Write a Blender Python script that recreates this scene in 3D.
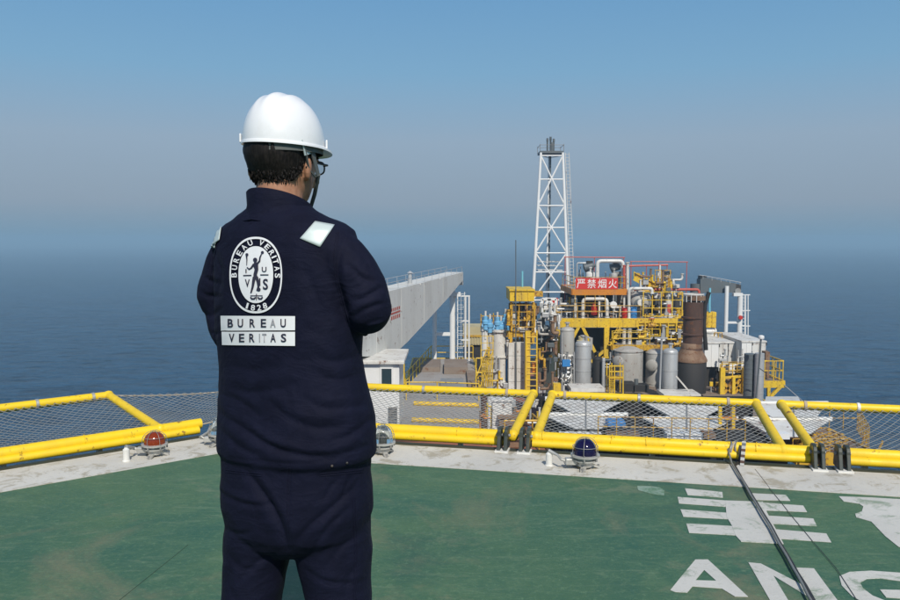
import bpy, bmesh, math, random
import numpy as np
from mathutils import Vector, Matrix, noise
from mathutils.bvhtree import BVHTree

random.seed(7)
scene = bpy.context.scene
COL = scene.collection
for o in list(bpy.data.objects):
    bpy.data.objects.remove(o)

# ---------------------------------------------------------------- camera
F = 800.0                 # focal length in units of a 900 px wide picture
EYE = 1.43                # lens height above the helideck
PITCH = math.atan(60 / F)
cam_d = bpy.data.cameras.new('camera')
cam_d.lens = 36.0 * F / 900
cam_d.sensor_width = 36.0
cam_d.clip_start = 0.05
cam_d.clip_end = 90000
cam = bpy.data.objects.new('camera', cam_d)
cam.location = (0, 0, EYE)
cam.rotation_euler = (math.pi / 2 - PITCH, 0, 0)
COL.objects.link(cam)
scene.camera = cam

# ---------------------------------------------------------------- sky and sun
SUN_EL, SUN_AZ = 44.0, 167.0     # azimuth clockwise from +Y (behind and to the right of the camera)
w = bpy.data.worlds.new('World')
scene.world = w
w.use_nodes = True
nt = w.node_tree
nt.nodes.clear()
out = nt.nodes.new('ShaderNodeOutputWorld')
bg = nt.nodes.new('ShaderNodeBackground')
sky = nt.nodes.new('ShaderNodeTexSky')
sky.sky_type = 'NISHITA'
sky.sun_disc = False
sky.sun_elevation = math.radians(SUN_EL)
sky.sun_rotation = math.radians(SUN_AZ)
sky.air_density = 1.0
sky.dust_density = 0.6
sky.ozone_density = 2.0
bg.inputs['Strength'].default_value = 0.11
# hazy air: towards the horizon, all round, the clear sky is veiled by a mauve and then blue-grey layer
tc_ = nt.nodes.new('ShaderNodeTexCoord')
sep = nt.nodes.new('ShaderNodeSeparateXYZ')
nt.links.new(tc_.outputs['Generated'], sep.inputs[0])
def sky_ramp(stops):
    r = nt.nodes.new('ShaderNodeValToRGB')
    while len(r.color_ramp.elements) < len(stops): r.color_ramp.elements.new(0.5)
    for e, (p, c) in zip(r.color_ramp.elements, stops):
        e.position = p; e.color = (*c, 1) if isinstance(c, tuple) else (c, c, c, 1)
    nt.links.new(sep.outputs['Z'], r.inputs[0])
    return r
k = 1 / 0.11
veil = sky_ramp([(0.0, (0.185*k, 0.305*k, 0.410*k)), (0.015, (0.210*k, 0.315*k, 0.415*k)), (0.045, (0.268*k, 0.342*k, 0.432*k)),
                 (0.12, (0.285*k, 0.385*k, 0.500*k)), (0.20, (0.190*k, 0.385*k, 0.575*k)), (0.32, (0.115*k, 0.320*k, 0.575*k))])
amt = sky_ramp([(0.0, 1.0), (0.14, 0.92), (0.32, 0.75), (0.75, 0.0)])
mx_ = nt.nodes.new('ShaderNodeMix'); mx_.data_type = 'RGBA'
nt.links.new(amt.outputs[0], mx_.inputs[0])
nt.links.new(sky.outputs[0], mx_.inputs[6])
nt.links.new(veil.outputs[0], mx_.inputs[7])
nt.links.new(mx_.outputs[2], bg.inputs['Color'])
nt.links.new(bg.outputs[0], out.inputs['Surface'])

sun_d = bpy.data.lights.new('sun', 'SUN')
sun_d.energy = 3.9
sun_d.angle = math.radians(0.55)
sun_d.color = (1.0, 0.94, 0.84)
sun = bpy.data.objects.new('sun', sun_d)
az, el = math.radians(SUN_AZ), math.radians(SUN_EL)
to_sun = Vector((math.sin(az) * math.cos(el), math.cos(az) * math.cos(el), math.sin(el)))
sun.rotation_euler = (-to_sun).to_track_quat('-Z', 'Y').to_euler()
sun.location = (10, -10, 20)
COL.objects.link(sun)

vs = scene.view_settings
vs.view_transform = 'Standard'
vs.look = 'None'
vs.exposure = 0.0
vs.gamma = 1.0
vs.use_curve_mapping = False
scene.render.engine = 'CYCLES'
scene.cycles.use_denoising = True
scene.cycles.max_bounces = 6
scene.cycles.volume_bounces = 0
scene.cycles.transparent_max_bounces = 8
scene.cycles.caustics_reflective = False
scene.cycles.caustics_refractive = False

# ---------------------------------------------------------------- pixel to place
CP, SP = math.cos(PITCH), math.sin(PITCH)
def ray(px, py):
    u, v = (px - 450) / F, (300 - py) / F
    return Vector((u, CP + v * SP, -SP + v * CP))
def P(px, py, Y):
    d = ray(px, py)
    t = Y / d.y
    return Vector((d.x * t, Y, EYE + d.z * t))
def G(px, py, z=0.0):
    d = ray(px, py)
    t = (z - EYE) / d.z
    return Vector((d.x * t, d.y * t, z))
def X(px, Y, py=340):
    return P(px, py, Y).x
def Z(py, Y):
    return P(450, py, Y).z

# ---------------------------------------------------------------- scene helpers
def empty(name, loc):
    o = bpy.data.objects.new(name, None)
    o.location = loc
    o.empty_display_size = 0.2
    COL.objects.link(o)
    return o
def tag(o, label=None, cat=None, group=None, kind=None):
    if label: o['label'] = label
    if cat: o['category'] = cat
    if group: o['group'] = group
    if kind: o['kind'] = kind
    return o
def thing(name, loc, label, cat, group=None):
    return tag(empty(name, Vector(loc)), label, cat, group)
def wloc(o):
    l = Vector((0, 0, 0))
    while o is not None:
        l += o.location
        o = o.parent
    return l

class MB:
    def __init__(s):
        s.v, s.f = [], []
    def add(s, vs, fs):
        n = len(s.v)
        s.v += [tuple(v) for v in vs]
        s.f += [tuple(i + n for i in f) for f in fs]
        return s
    def box(s, a, b):
        x0, x1 = sorted((a[0], b[0])); y0, y1 = sorted((a[1], b[1])); z0, z1 = sorted((a[2], b[2]))
        return s.add([(x0,y0,z0),(x1,y0,z0),(x1,y1,z0),(x0,y1,z0),(x0,y0,z1),(x1,y0,z1),(x1,y1,z1),(x0,y1,z1)],
                     [(0,3,2,1),(4,5,6,7),(0,1,5,4),(1,2,6,5),(2,3,7,6),(3,0,4,7)])
    def bar(s, p, q, w, h, up=(0, 0, 1)):
        """box section beam from p to q, w across, h along up"""
        p, q = Vector(p), Vector(q)
        d = (q - p).normalized()
        up = Vector(up)
        if abs(d.dot(up)) > 0.98: up = Vector((0, 1, 0))
        r = d.cross(up).normalized(); u = r.cross(d).normalized()
        vs = []
        for c in (p, q):
            for a, b in ((-1,-1),(1,-1),(1,1),(-1,1)):
                vs.append(c + r * (a * w / 2) + u * (b * h / 2))
        return s.add(vs, [(3,2,1,0),(4,5,6,7),(0,1,5,4),(1,2,6,5),(2,3,7,6),(3,0,4,7)])
    def ring_loft(s, rings, closed_ends=True, closed=False):
        n = len(rings[0]); m = len(rings)
        vs = [v for r in rings for v in r]
        fs = []
        for i in range(m if closed else m - 1):
            j = (i + 1) % m
            for k in range(n):
                l = (k + 1) % n
                fs.append((i*n+k, i*n+l, j*n+l, j*n+k))
        if closed_ends and not closed:
            fs.append(tuple(range(n - 1, -1, -1)))
            fs.append(tuple((m-1)*n + k for k in range(n)))
        return s.add(vs, fs)
    def tube(s, pts, r, n=8, closed=False, caps=True):
        pts = [Vector(p) for p in pts]
        m = len(pts)
        rs = r if isinstance(r, (list, tuple)) else [r] * m
        dirs = []
        for i in range(m):
            if closed:
                d = pts[(i+1) % m] - pts[i-1]
            else:
                d = (pts[min(i+1, m-1)] - pts[max(i-1, 0)])
            dirs.append(d.normalized() if d.length > 1e-9 else Vector((0,0,1)))
        ref = Vector((0,0,1)) if abs(dirs[0].z) < 0.9 else Vector((0,1,0))
        u = dirs[0].cross(ref).normalized()
        rings = []
        for i in range(m):
            u = (u - dirs[i] * u.dot(dirs[i]))
            if u.length < 1e-6: u = dirs[i].orthogonal()
            u.normalize()
            v = dirs[i].cross(u)
            k = 1.0
            if 0 < i < m - 1 and not closed:
                a = (pts[i]-pts[i-1]).normalized().dot((pts[i+1]-pts[i]).normalized())
                k = 1 / max(0.6, math.cos(math.acos(max(-1, min(1, a))) / 2))
            rings.append([pts[i] + (u * math.cos(t) + v * math.sin(t)) * rs[i] * k for t in [2*math.pi*q/n for q in range(n)]])
        return s.ring_loft(rings, caps, closed)
    def cyl(s, p, q, r, r2=None, n=16):
        return s.tube([p, q], [r, r if r2 is None else r2], n)
    def lathe(s, base, prof, axis=(0,0,1), n=20):
        """prof: (radius, distance along axis) from one end to the other"""
        base = Vector(base); ax = Vector(axis).normalized()
        u = ax.orthogonal().normalized(); v = ax.cross(u)
        rings = [[base + ax*h + (u*math.cos(t)+v*math.sin(t))*max(r,1e-4) for t in [2*math.pi*q/n for q in range(n)]] for r, h in prof]
        return s.ring_loft(rings, True)
    def sheet(s, poly, off):
        """solid plate: poly outline (3D points) extruded by vector off"""
        n = len(poly); off = Vector(off)
        vs = [Vector(p) for p in poly] + [Vector(p) + off for p in poly]
        fs = [tuple(range(n-1, -1, -1)), tuple(range(n, 2*n))] + [(k, (k+1) % n, n+(k+1) % n, n+k) for k in range(n)]
        return s.add(vs, fs)
    def mesh(s, org=(0,0,0)):
        me = bpy.data.meshes.new('m')
        org = Vector(org)
        me.from_pydata([tuple(Vector(v) - org) for v in s.v], [], s.f)
        bm = bmesh.new(); bm.from_mesh(me)
        bmesh.ops.recalc_face_normals(bm, faces=bm.faces)
        bm.to_mesh(me); bm.free()
        return me
    def build(s, name, mat, parent=None, smooth=False, bevel=0, loc=None):
        org = wloc(parent) if parent is not None else Vector(loc if loc is not None else (0,0,0))
        me = s.mesh(org)
        me.name = name
        return link(name, me, mat, parent, smooth, bevel, loc)
def link(name, me, mat, parent=None, smooth=False, bevel=0, loc=None):
    o = bpy.data.objects.new(name, me)
    me.materials.clear()
    me.materials.append(M[mat] if isinstance(mat, str) else mat)
    COL.objects.link(o)
    if parent is not None: o.parent = parent
    elif loc is not None: o.location = loc
    if smooth: shade(me, smooth)
    if bevel:
        b = o.modifiers.new('bevel', 'BEVEL'); b.width = bevel; b.segments = 2; b.limit_method = 'ANGLE'
        b.angle_limit = math.radians(40)
    return o
def shade(me, ang=True):
    """smooth shading with sharp edges above 40 degrees"""
    lim = math.radians(40 if ang is True else ang)
    for p in me.polygons: p.use_smooth = True
    bm = bmesh.new(); bm.from_mesh(me)
    for e in bm.edges:
        if len(e.link_faces) == 2 and e.calc_face_angle(0) > lim: e.smooth = False
    bm.to_mesh(me); bm.free()

# ---------------------------------------------------------------- materials
M = {}
def new_mat(name):
    m = bpy.data.materials.new(name); m.use_nodes = True
    nt = m.node_tree
    b = nt.nodes['Principled BSDF']
    M[name] = m
    return m, nt, b
def N(nt, t, **kw):
    n = nt.nodes.new(t)
    for k, v in kw.items():
        if k in n.inputs: n.inputs[k].default_value = v
        else: setattr(n, k, v)
    return n
def ramp(nt, src, stops):
    r = nt.nodes.new('ShaderNodeValToRGB')
    while len(r.color_ramp.elements) < len(stops): r.color_ramp.elements.new(0.5)
    for e, (p, c) in zip(r.color_ramp.elements, stops):
        e.position = p
        e.color = (*c, 1) if isinstance(c, (tuple, list)) else (c, c, c, 1)
    nt.links.new(src, r.inputs[0])
    return r.outputs[0]
def mix(nt, fac, a, b, mode='MIX'):
    m = nt.nodes.new('ShaderNodeMix'); m.data_type = 'RGBA'; m.blend_type = mode
    for sock, v in ((m.inputs[0], fac), (m.inputs[6], a), (m.inputs[7], b)):
        if hasattr(v, 'is_output'): nt.links.new(v, sock)
        elif isinstance(v, (tuple, list)): sock.default_value = (*v, 1) if len(v) == 3 else v
        else: sock.default_value = v
    return m.outputs[2]
def wnoise(nt, scale, detail=4, rough=0.6, stretch=None, dist=0.0):
    g = nt.nodes.new('ShaderNodeNewGeometry')
    src = g.outputs['Position']
    if stretch:
        mp = N(nt, 'ShaderNodeMapping'); mp.inputs['Scale'].default_value = stretch
        nt.links.new(src, mp.inputs['Vector']); src = mp.outputs[0]
    n = N(nt, 'ShaderNodeTexNoise', Scale=scale, Detail=detail, Roughness=rough, Distortion=dist)
    nt.links.new(src, n.inputs['Vector'])
    return n.outputs[0]
def paint(name, col, rough=0.5, metal=0.0, dirt=(0.16, 0.12, 0.09), damt=0.35, scale=1.5, rust=0.0, spec=0.5, streak=True, bump=0.0):
    """weathered paint: base colour, soft grime, optional rust spots"""
    m, nt, b = new_mat(name)
    b.inputs['Roughness'].default_value = rough
    b.inputs['Metallic'].default_value = metal
    b.inputs['Specular IOR Level'].default_value = spec
    n1 = wnoise(nt, scale, 5, 0.65, (1, 1, 0.3) if streak else None)
    f1 = ramp(nt, n1, [(0.45, 0.0), (0.75, damt)])
    c = mix(nt, f1, col, dirt)
    n3 = wnoise(nt, scale * 0.35, 3)
    c = mix(nt, ramp(nt, n3, [(0.3, 0.0), (0.75, 0.25)]), c, tuple(0.72 * x for x in col))
    if rust > 0:
        n2 = wnoise(nt, scale * 3.1, 6, 0.7)
        f2 = ramp(nt, n2, [(0.62 - rust * 0.2, 0.0), (0.70 - rust * 0.2, 0.9)])
        c = mix(nt, f2, c, (0.16, 0.062, 0.025))
    nt.links.new(c, b.inputs['Base Color'])
    r = ramp(nt, n1, [(0.3, max(0.05, rough - 0.1)), (0.8, min(1, rough + 0.2))])
    nt.links.new(r, b.inputs['Roughness'])
    if bump:
        bp = N(nt, 'ShaderNodeBump', Strength=bump, Distance=0.01)
        nt.links.new(wnoise(nt, scale * 8, 5), bp.inputs['Height'])
        nt.links.new(bp.outputs[0], b.inputs['Normal'])
    return m
paint('yellow', (0.76, 0.50, 0.025), 0.5, damt=0.50, scale=2.2, rust=0.25)
paint('yellow_near', (0.88, 0.60, 0.012), 0.50, damt=0.34, dirt=(0.40, 0.25, 0.05), scale=5.0, rust=0.09, bump=0.10)
paint('yellow_old', (0.62, 0.36, 0.02), 0.5, damt=0.5, scale=2.0, rust=0.5)
paint('white_paint', (0.70, 0.69, 0.65), 0.45, damt=0.55, dirt=(0.26, 0.20, 0.14), scale=0.9, rust=0.20)
paint('white_clean', (0.78, 0.78, 0.76), 0.4, damt=0.12, dirt=(0.4, 0.35, 0.28), scale=0.7)
paint('grey_boom', (0.70, 0.69, 0.64), 0.5, damt=0.45, dirt=(0.36, 0.32, 0.26), scale=0.7, rust=0.08)
paint('grey_dark', (0.11, 0.13, 0.14), 0.5, damt=0.3, scale=0.8)
paint('grey_steel', (0.30, 0.30, 0.29), 0.5, 0.3, damt=0.4, scale=1.2, rust=0.1)
paint('galvanised', (0.52, 0.53, 0.53), 0.42, 0.35, damt=0.5, dirt=(0.2, 0.19, 0.18), scale=2.5)
paint('tank_grey', (0.44, 0.43, 0.40), 0.5, 0.05, damt=0.6, dirt=(0.17, 0.13, 0.10), scale=0.9, rust=0.15)
paint('rust', (0.105, 0.055, 0.038), 0.75, 0.1, dirt=(0.05, 0.035, 0.03), damt=0.8, scale=1.1, rust=0.35)
paint('rust_light', (0.25, 0.16, 0.10), 0.75, 0.1, dirt=(0.12, 0.055, 0.03), damt=0.8, scale=1.5, rust=0.4)
paint('soot', (0.022, 0.021, 0.021), 0.7, damt=0.4, dirt=(0.06, 0.045, 0.035), scale=0.7)
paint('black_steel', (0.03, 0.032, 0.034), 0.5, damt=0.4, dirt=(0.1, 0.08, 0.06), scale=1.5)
paint('olive_steel', (0.035, 0.045, 0.038), 0.45, damt=0.4, dirt=(0.13, 0.11, 0.07), scale=9, streak=False)
paint('red_paint', (0.55, 0.03, 0.02), 0.45, damt=0.2, scale=2.0)
paint('red_rail', (0.52, 0.09, 0.06), 0.5, damt=0.2, scale=2.0)
paint('orange_beam', (0.62, 0.22, 0.02), 0.5, damt=0.3, scale=2.0, rust=0.2)
paint('blue_valve', (0.16, 0.42, 0.66), 0.45, damt=0.3, scale=2.0)
paint('blue_paint', (0.03, 0.22, 0.55), 0.5, damt=0.3, scale=1.0)
paint('cyan_paint', (0.18, 0.50, 0.62), 0.5, damt=0.2, scale=1.0)
paint('cream', (0.50, 0.43, 0.24), 0.6, damt=0.4, scale=0.7)
paint('brown_deck', (0.24, 0.19, 0.15), 0.75, damt=0.6, dirt=(0.14, 0.10, 0.08), scale=0.5, rust=0.2, streak=False)
paint('red_deck', (0.33, 0.11, 0.055), 0.75, damt=0.6, dirt=(0.16, 0.10, 0.07), scale=0.5, rust=0.15, streak=False)
paint('grey_deck', (0.33, 0.31, 0.29), 0.75, damt=0.5, dirt=(0.20, 0.15, 0.12), scale=0.6, rust=0.1, streak=False)
paint('green_wall', (0.035, 0.05, 0.046), 0.6, damt=0.7, dirt=(0.10, 0.06, 0.05), scale=0.5, rust=0.2)
paint('wire', (0.40, 0.40, 0.37), 0.45, 0.4, damt=0.3, scale=4)
paint('conduit', (0.50, 0.50, 0.47), 0.45, 0.5, damt=0.35, scale=20)
paint('lamp_body', (0.55, 0.54, 0.50), 0.4, 0.4, damt=0.45, scale=30, streak=False)
paint('post_white', (0.78, 0.77, 0.72), 0.45, damt=0.3, scale=20)
paint('cable_black', (0.022, 0.022, 0.024), 0.55, damt=0.3, dirt=(0.15, 0.14, 0.12), scale=12, streak=False)
paint('cable_grey', (0.22, 0.23, 0.22), 0.5, 0.2, damt=0.3, scale=12, streak=False)
paint('rope_tan', (0.45, 0.38, 0.28), 0.8, damt=0.4, scale=15, streak=False)
paint('shade_black', (0.010, 0.010, 0.011), 0.8, damt=0.5, dirt=(0.03, 0.024, 0.02), scale=1.2)  # near-black colour that stands for deep shade in the voids
paint('window_dark', (0.03, 0.05, 0.06), 0.12, damt=0.1)
paint('sign_red', (0.62, 0.035, 0.025), 0.5, damt=0.1, scale=1.0)
paint('sign_white', (0.80, 0.78, 0.76), 0.5, damt=0.1, scale=1.0)

def glass(name, col, rough=0.08, alpha_col=None, trans=0.85):
    m, nt, b = new_mat(name)
    b.inputs['Base Color'].default_value = (*col, 1)
    b.inputs['Roughness'].default_value = rough
    b.inputs['Transmission Weight'].default_value = trans
    b.inputs['IOR'].default_value = 1.46
glass('glass_red', (0.52, 0.075, 0.018), 0.12, trans=0.6)
glass('glass_blue', (0.012, 0.009, 0.075), 0.08, trans=0.5)
glass('glass_clear', (0.80, 0.86, 0.84), 0.04, trans=0.95)
# ================================================================ the sea and the air
SEA_Z = -34.0
m, nt, b = new_mat('sea_water')
b.inputs['Base Color'].default_value = (0.010, 0.040, 0.080, 1)
b.inputs['Roughness'].default_value = 0.16
b.inputs['IOR'].default_value = 1.33
b.inputs['Specular IOR Level'].default_value = 0.13
n_a = wnoise(nt, 0.085, 3, 0.55, (0.7, 1.7, 1), 0.5)
n_b = wnoise(nt, 0.28, 4, 0.6, (1, 1.7, 1), 0.4)
n_c = wnoise(nt, 1.3, 3, 0.6, (1, 1.5, 1), 0.2)
n_d = wnoise(nt, 0.004, 4, 0.6, (1, 2.5, 1), 0.6)
b1 = N(nt, 'ShaderNodeBump', Strength=1.0, Distance=7.0); nt.links.new(n_a, b1.inputs['Height'])
b2 = N(nt, 'ShaderNodeBump', Strength=1.0, Distance=3.0); nt.links.new(n_b, b2.inputs['Height']); nt.links.new(b1.outputs[0], b2.inputs['Normal'])
b3 = N(nt, 'ShaderNodeBump', Strength=0.8, Distance=0.35); nt.links.new(n_c, b3.inputs['Height']); nt.links.new(b2.outputs[0], b3.inputs['Normal'])
nt.links.new(b3.outputs[0], b.inputs['Normal'])
c = mix(nt, ramp(nt, n_d, [(0.35, 0.0), (0.7, 1.0)]), (0.009, 0.050, 0.114), (0.014, 0.070, 0.150))
c = mix(nt, ramp(nt, n_a, [(0.34, 0.85), (0.54, 0.0)]), c, (0.002, 0.014, 0.040))  # wave shading put into the colour: dark troughs, then lighter crests
c = mix(nt, ramp(nt, n_b, [(0.42, 0.0), (0.70, 0.9)]), c, (0.028, 0.104, 0.195))
nt.links.new(c, b.inputs['Base Color'])
mb = MB()
R = 42000.0
rings = [0.0, 300.0, 1500.0, 8000.0, R]
nseg = 64
vs_ = [(0, 0, SEA_Z)]; fs_ = []
for i, r in enumerate(rings[1:]):
    for k in range(nseg):
        t = 2 * math.pi * k / nseg
        vs_.append((r * math.cos(t), r * math.sin(t), SEA_Z))
for k in range(nseg):
    fs_.append((0, 1 + k, 1 + (k + 1) % nseg))
for i in range(len(rings) - 2):
    for k in range(nseg):
        a = 1 + i * nseg; c_ = 1 + (i + 1) * nseg; l = (k + 1) % nseg
        fs_.append((a + k, c_ + k, c_ + l, a + l))
mb.add(vs_, fs_)
sea = mb.build('sea', 'sea_water')
tag(sea, kind='structure')

hm = bpy.data.materials.new('haze_air'); hm.use_nodes = True; M['haze_air'] = hm
hm.node_tree.nodes.clear()
ho = hm.node_tree.nodes.new('ShaderNodeOutputMaterial')
hv = hm.node_tree.nodes.new('ShaderNodeVolumePrincipled')
hv.inputs['Color'].default_value = (0.48, 0.74, 0.94, 1)
hv.inputs['Density'].default_value = 0.00070
hv.inputs['Anisotropy'].default_value = 0.0
hm.node_tree.links.new(hv.outputs[0], ho.inputs['Volume'])
haze = MB().box((-43000, -43000, SEA_Z - 1), (43000, 43000, 16.0)).build('haze', 'haze_air')
tag(haze, kind='stuff')

# ================================================================ helideck
V0 = Vector((-1.67, 5.785, 0))
def dirv(deg): return Vector((math.cos(math.radians(deg)), math.sin(math.radians(deg)), 0))
A1, A2 = -12.7, -140.3
E1, E2 = dirv(A1), dirv(A2)
N1, N2 = Vector((-E1.y, E1.x, 0)), Vector((E2.y, -E2.x, 0))     # outward normals
octo = [V0]
p = V0.copy(); a = A1
for L, turn in ((9.2, -45), (9.2, -45), (9.2, -47), (9.2, -47)):
    p = p + dirv(a) * L; octo.append(p.copy()); a += turn
octo.append(V0 + E2 * 9.2 + dirv(A2 + 47) * 9.2)
octo.append(V0 + E2 * 9.2)

m, nt, b = new_mat('deck_green')
big = wnoise(nt, 0.55, 6, 0.65, None, 0.5)
mid = wnoise(nt, 3.0, 6, 0.7, (1.0, 1.6, 1), 1.4)
fine = wnoise(nt, 60, 4, 0.7)
streaks = wnoise(nt, 2.4, 7, 0.72, (0.55, 2.6, 1), 2.2)
scuff = wnoise(nt, 1.1, 6, 0.65, (1, 1, 1), 0.8)
c = mix(nt, ramp(nt, big, [(0.38, 0.0), (0.62, 1.0)]), (0.033, 0.106, 0.064), (0.078, 0.150, 0.066))
c = mix(nt, ramp(nt, mid, [(0.48, 0.0), (0.72, 0.40)]), c, (0.130, 0.215, 0.110))
c = mix(nt, ramp(nt, streaks, [(0.56, 0.0), (0.66, 0.35), (0.72, 0.15)]), c, (0.20, 0.26, 0.16))
c = mix(nt, ramp(nt, scuff, [(0.52, 0.0), (0.66, 0.75)]), c, (0.185, 0.18, 0.105))
wear = wnoise(nt, 0.9, 8, 0.72, (1, 1.4, 1), 0.3)
c = mix(nt, ramp(nt, wear, [(0.57, 0.0), (0.62, 0.55), (0.75, 0.7)]), c, (0.17, 0.20, 0.12))
dark = wnoise(nt, 1.3, 7, 0.7, (1, 1.2, 1), 0.4)
c = mix(nt, ramp(nt, dark, [(0.30, 0.6), (0.44, 0.0)]), c, (0.024, 0.080, 0.056))
c = mix(nt, ramp(nt, fine, [(0.3, 0.35), (0.6, 0.0)]), c, (0.030, 0.100, 0.070))
nt.links.new(c, b.inputs['Base Color'])
swirl = wnoise(nt, 2.2, 3, 0.5, (0.8, 1.5, 1), 2.6)
c = mix(nt, ramp(nt, swirl, [(0.455, 0.0), (0.475, 0.13), (0.495, 0.0), (0.56, 0.0), (0.572, 0.10), (0.59, 0.0)]), c, (0.19, 0.26, 0.145))
swirl2 = wnoise(nt, 5.5, 4, 0.55, (0.7, 1.6, 1), 1.8)
c = mix(nt, ramp(nt, swirl2, [(0.46, 0.0), (0.48, 0.10), (0.50, 0.0)]), c, (0.16, 0.24, 0.125))
grit = wnoise(nt, 34, 6, 0.8)
c = mix(nt, ramp(nt, grit, [(0.54, 0.0), (0.68, 0.6)]), c, (0.15, 0.25, 0.14))
c = mix(nt, ramp(nt, grit, [(0.28, 0.5), (0.42, 0.0)]), c, (0.035, 0.100, 0.062))
nt.links.new(c, b.inputs['Base Color'])
b.inputs['Roughness'].default_value = 0.62
bp = N(nt, 'ShaderNodeBump', Strength=0.5, Distance=0.004); nt.links.new(fine, bp.inputs['Height'])
bp2 = N(nt, 'ShaderNodeBump', Strength=0.35, Distance=0.02); nt.links.new(big, bp2.inputs['Height']); nt.links.new(bp.outputs[0], bp2.inputs['Normal'])
nt.links.new(bp2.outputs[0], b.inputs['Normal'])

def worn_paint(name, col, under, amt):
    m, nt, b = new_mat(name)
    n1 = wnoise(nt, 6, 8, 0.75, None, 0.6); n2 = wnoise(nt, 1.6, 5, 0.6); n3 = wnoise(nt, 45, 4, 0.7)
    c = mix(nt, ramp(nt, n2, [(0.35, 0.0), (0.7, 1.0)]), col, tuple(x * 0.84 for x in col))
    c = mix(nt, ramp(nt, n3, [(0.55, 0.0), (0.75, 0.35)]), c, (0.30, 0.28, 0.23))
    c = mix(nt, ramp(nt, n1, [(0.58 - amt, 0.0), (0.66 - amt, 0.8)]), c, under)
    nt.links.new(c, b.inputs['Base Color'])
    b.inputs['Roughness'].default_value = 0.6
    bp = N(nt, 'ShaderNodeBump', Strength=0.4, Distance=0.004); nt.links.new(n3, bp.inputs['Height'])
    nt.links.new(bp.outputs[0], b.inputs['Normal'])
worn_paint('line_white', (0.62, 0.60, 0.545), (0.34, 0.30, 0.22), 0.06)
worn_paint('letter_white', (0.60, 0.59, 0.545), (0.20, 0.27, 0.18), 0.045)
worn_paint('letter_faded', (0.24, 0.33, 0.26), (0.08, 0.18, 0.10), 0.08)

deck = MB().sheet([(q.x, q.y, -0.32) for q in octo], (0, 0, 0.32)).build('helideck', 'deck_green')
tag(deck, kind='structure')
# white perimeter line, one strip for each visible edge
W = 0.47
def inner(i):
    n = len(octo); c0 = octo[i]
    d0 = (octo[i] - octo[i-1]).normalized(); d1 = (octo[(i+1) % n] - octo[i]).normalized()
    n0 = Vector((d0.y, -d0.x, 0)); n1 = Vector((d1.y, -d1.x, 0))
    bis = (n0 + n1).normalized()
    return c0 + bis * (W / bis.dot(n0))
cen = sum(octo, Vector()) / len(octo)
for i in range(len(octo)):
    j = (i + 1) % len(octo)
    a_, b_ = inner(i), inner(j)
    MB().sheet([octo[i] + Vector((0,0,.001)), octo[j] + Vector((0,0,.001)), b_ + Vector((0,0,.001)), a_ + Vector((0,0,.001))], (0, 0, 0.004)).build('perimeter_line', 'line_white', deck)
    d = (octo[j] - octo[i]).normalized(); nn = Vector((-d.y, d.x, 0))
    # dark edge angle round the rim and the girder below it
    MB().bar(octo[i] + nn*0.045 - Vector((0,0,.021)), octo[j] + nn*0.045 - Vector((0,0,.021)), 0.085, 0.05).build('edge_angle', 'olive_steel', deck)
    MB().bar(octo[i] - nn*0.25 - Vector((0,0,.60)), octo[j] - nn*0.25 - Vector((0,0,.60)), 0.22, 0.55).build('edge_girder', 'grey_steel', deck)
for (sx, sy) in ((-3, -2), (3, -2), (0.3, 4.6)):
    MB().cyl((sx, sy, -0.33), (sx, sy, -13.9), 0.35, n=20).build('support_column', 'white_paint', deck, smooth=True)

# painted characters and letters, traced flat on the deck
def zp(l): return [(640 + x / 3.4615, 470 + y / 3.4615) for x, y in l]
def paint_poly(name, pxs, mat, z=0.0008, h=0.0022):
    pts = [G(x, y) + Vector((0, 0, z)) for x, y in pxs]
    o = MB().sheet(pts, (0, 0, h)).build(name, mat, deck)
    return o
for l in ([(155,65),(285,78),(287,97),(165,88)],
          [(382,82),(505,88),(520,108),(395,105)],
          [(295,108),(425,112),(440,150),(497,258),(350,250),(330,228),(318,195),(300,165)],
          [(130,95),(310,108.5),(312,130),(135,117)],
          [(140,138),(315,151),(324,173),(150,163)],
          [(160,187),(335,197),(350,229),(170,219)],
          [(410,114),(565,125),(578,147),(424,141)],
          [(430,159),(600,170),(612,196),(444,187)],
          [(455,206),(645,222),(662,252),(470,239)],
          [(688,93),(800,97),(920,104),(1010,120),(1010,300),(960,290),(895,268),(850,232),(800,180),(748,165),(745,153),(768,145),(773,128),(758,118),(705,110)]):
    paint_poly('painted_stroke', zp(l), 'letter_white', h=0.0034 if len(l) == 8 else 0.0022)
paint_poly('painted_stroke', [(637,486.5),(651,486.8),(660,488),(664.5,491),(664,496),(652,494.5),(638,490.5)], 'letter_faded')
# the letter A with its counter, N and G
def with_hole(name, outer, hole, mat):
    me_v = [G(x, y) + Vector((0, 0, 0.003)) for x, y in zp(outer)]
    ho = [G(x, y) + Vector((0, 0, 0.003)) for x, y in zp(hole)]
    bm = bmesh.new()
    es = []
    for loop in (me_v, ho):
        vv = [bm.verts.new(p) for p in loop]
        es += [bm.edges.new((vv[k], vv[(k+1) % len(vv)])) for k in range(len(vv))]
    bmesh.ops.triangle_fill(bm, use_beauty=True, use_dissolve=False, edges=es)
    for f in bm.faces:
        if f.normal.z < 0: f.normal_flip()
    r = bmesh.ops.extrude_face_region(bm, geom=list(bm.faces))
    for v in [g for g in r['geom'] if isinstance(g, bmesh.types.BMVert)]: v.co.z -= 0.002
    me = bpy.data.meshes.new(name); bm.to_mesh(me); bm.free()
    return link(name, me, mat, deck)
with_hole('painted_letter', [(105,418),(150,362),(192,312),(235,312),(300,372),(374,441),(328,440),(282,412),(182,405),(163,427),(120,424)], [(222,348),(264,386),(192,384)], 'letter_white')
paint_poly('painted_letter', zp([(375,322),(418,326),(572,405),(538,340),(602,343),(640,395),(690,462),(612,460),(462,368),(518,462),(455,462)]), 'letter_white')
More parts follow.
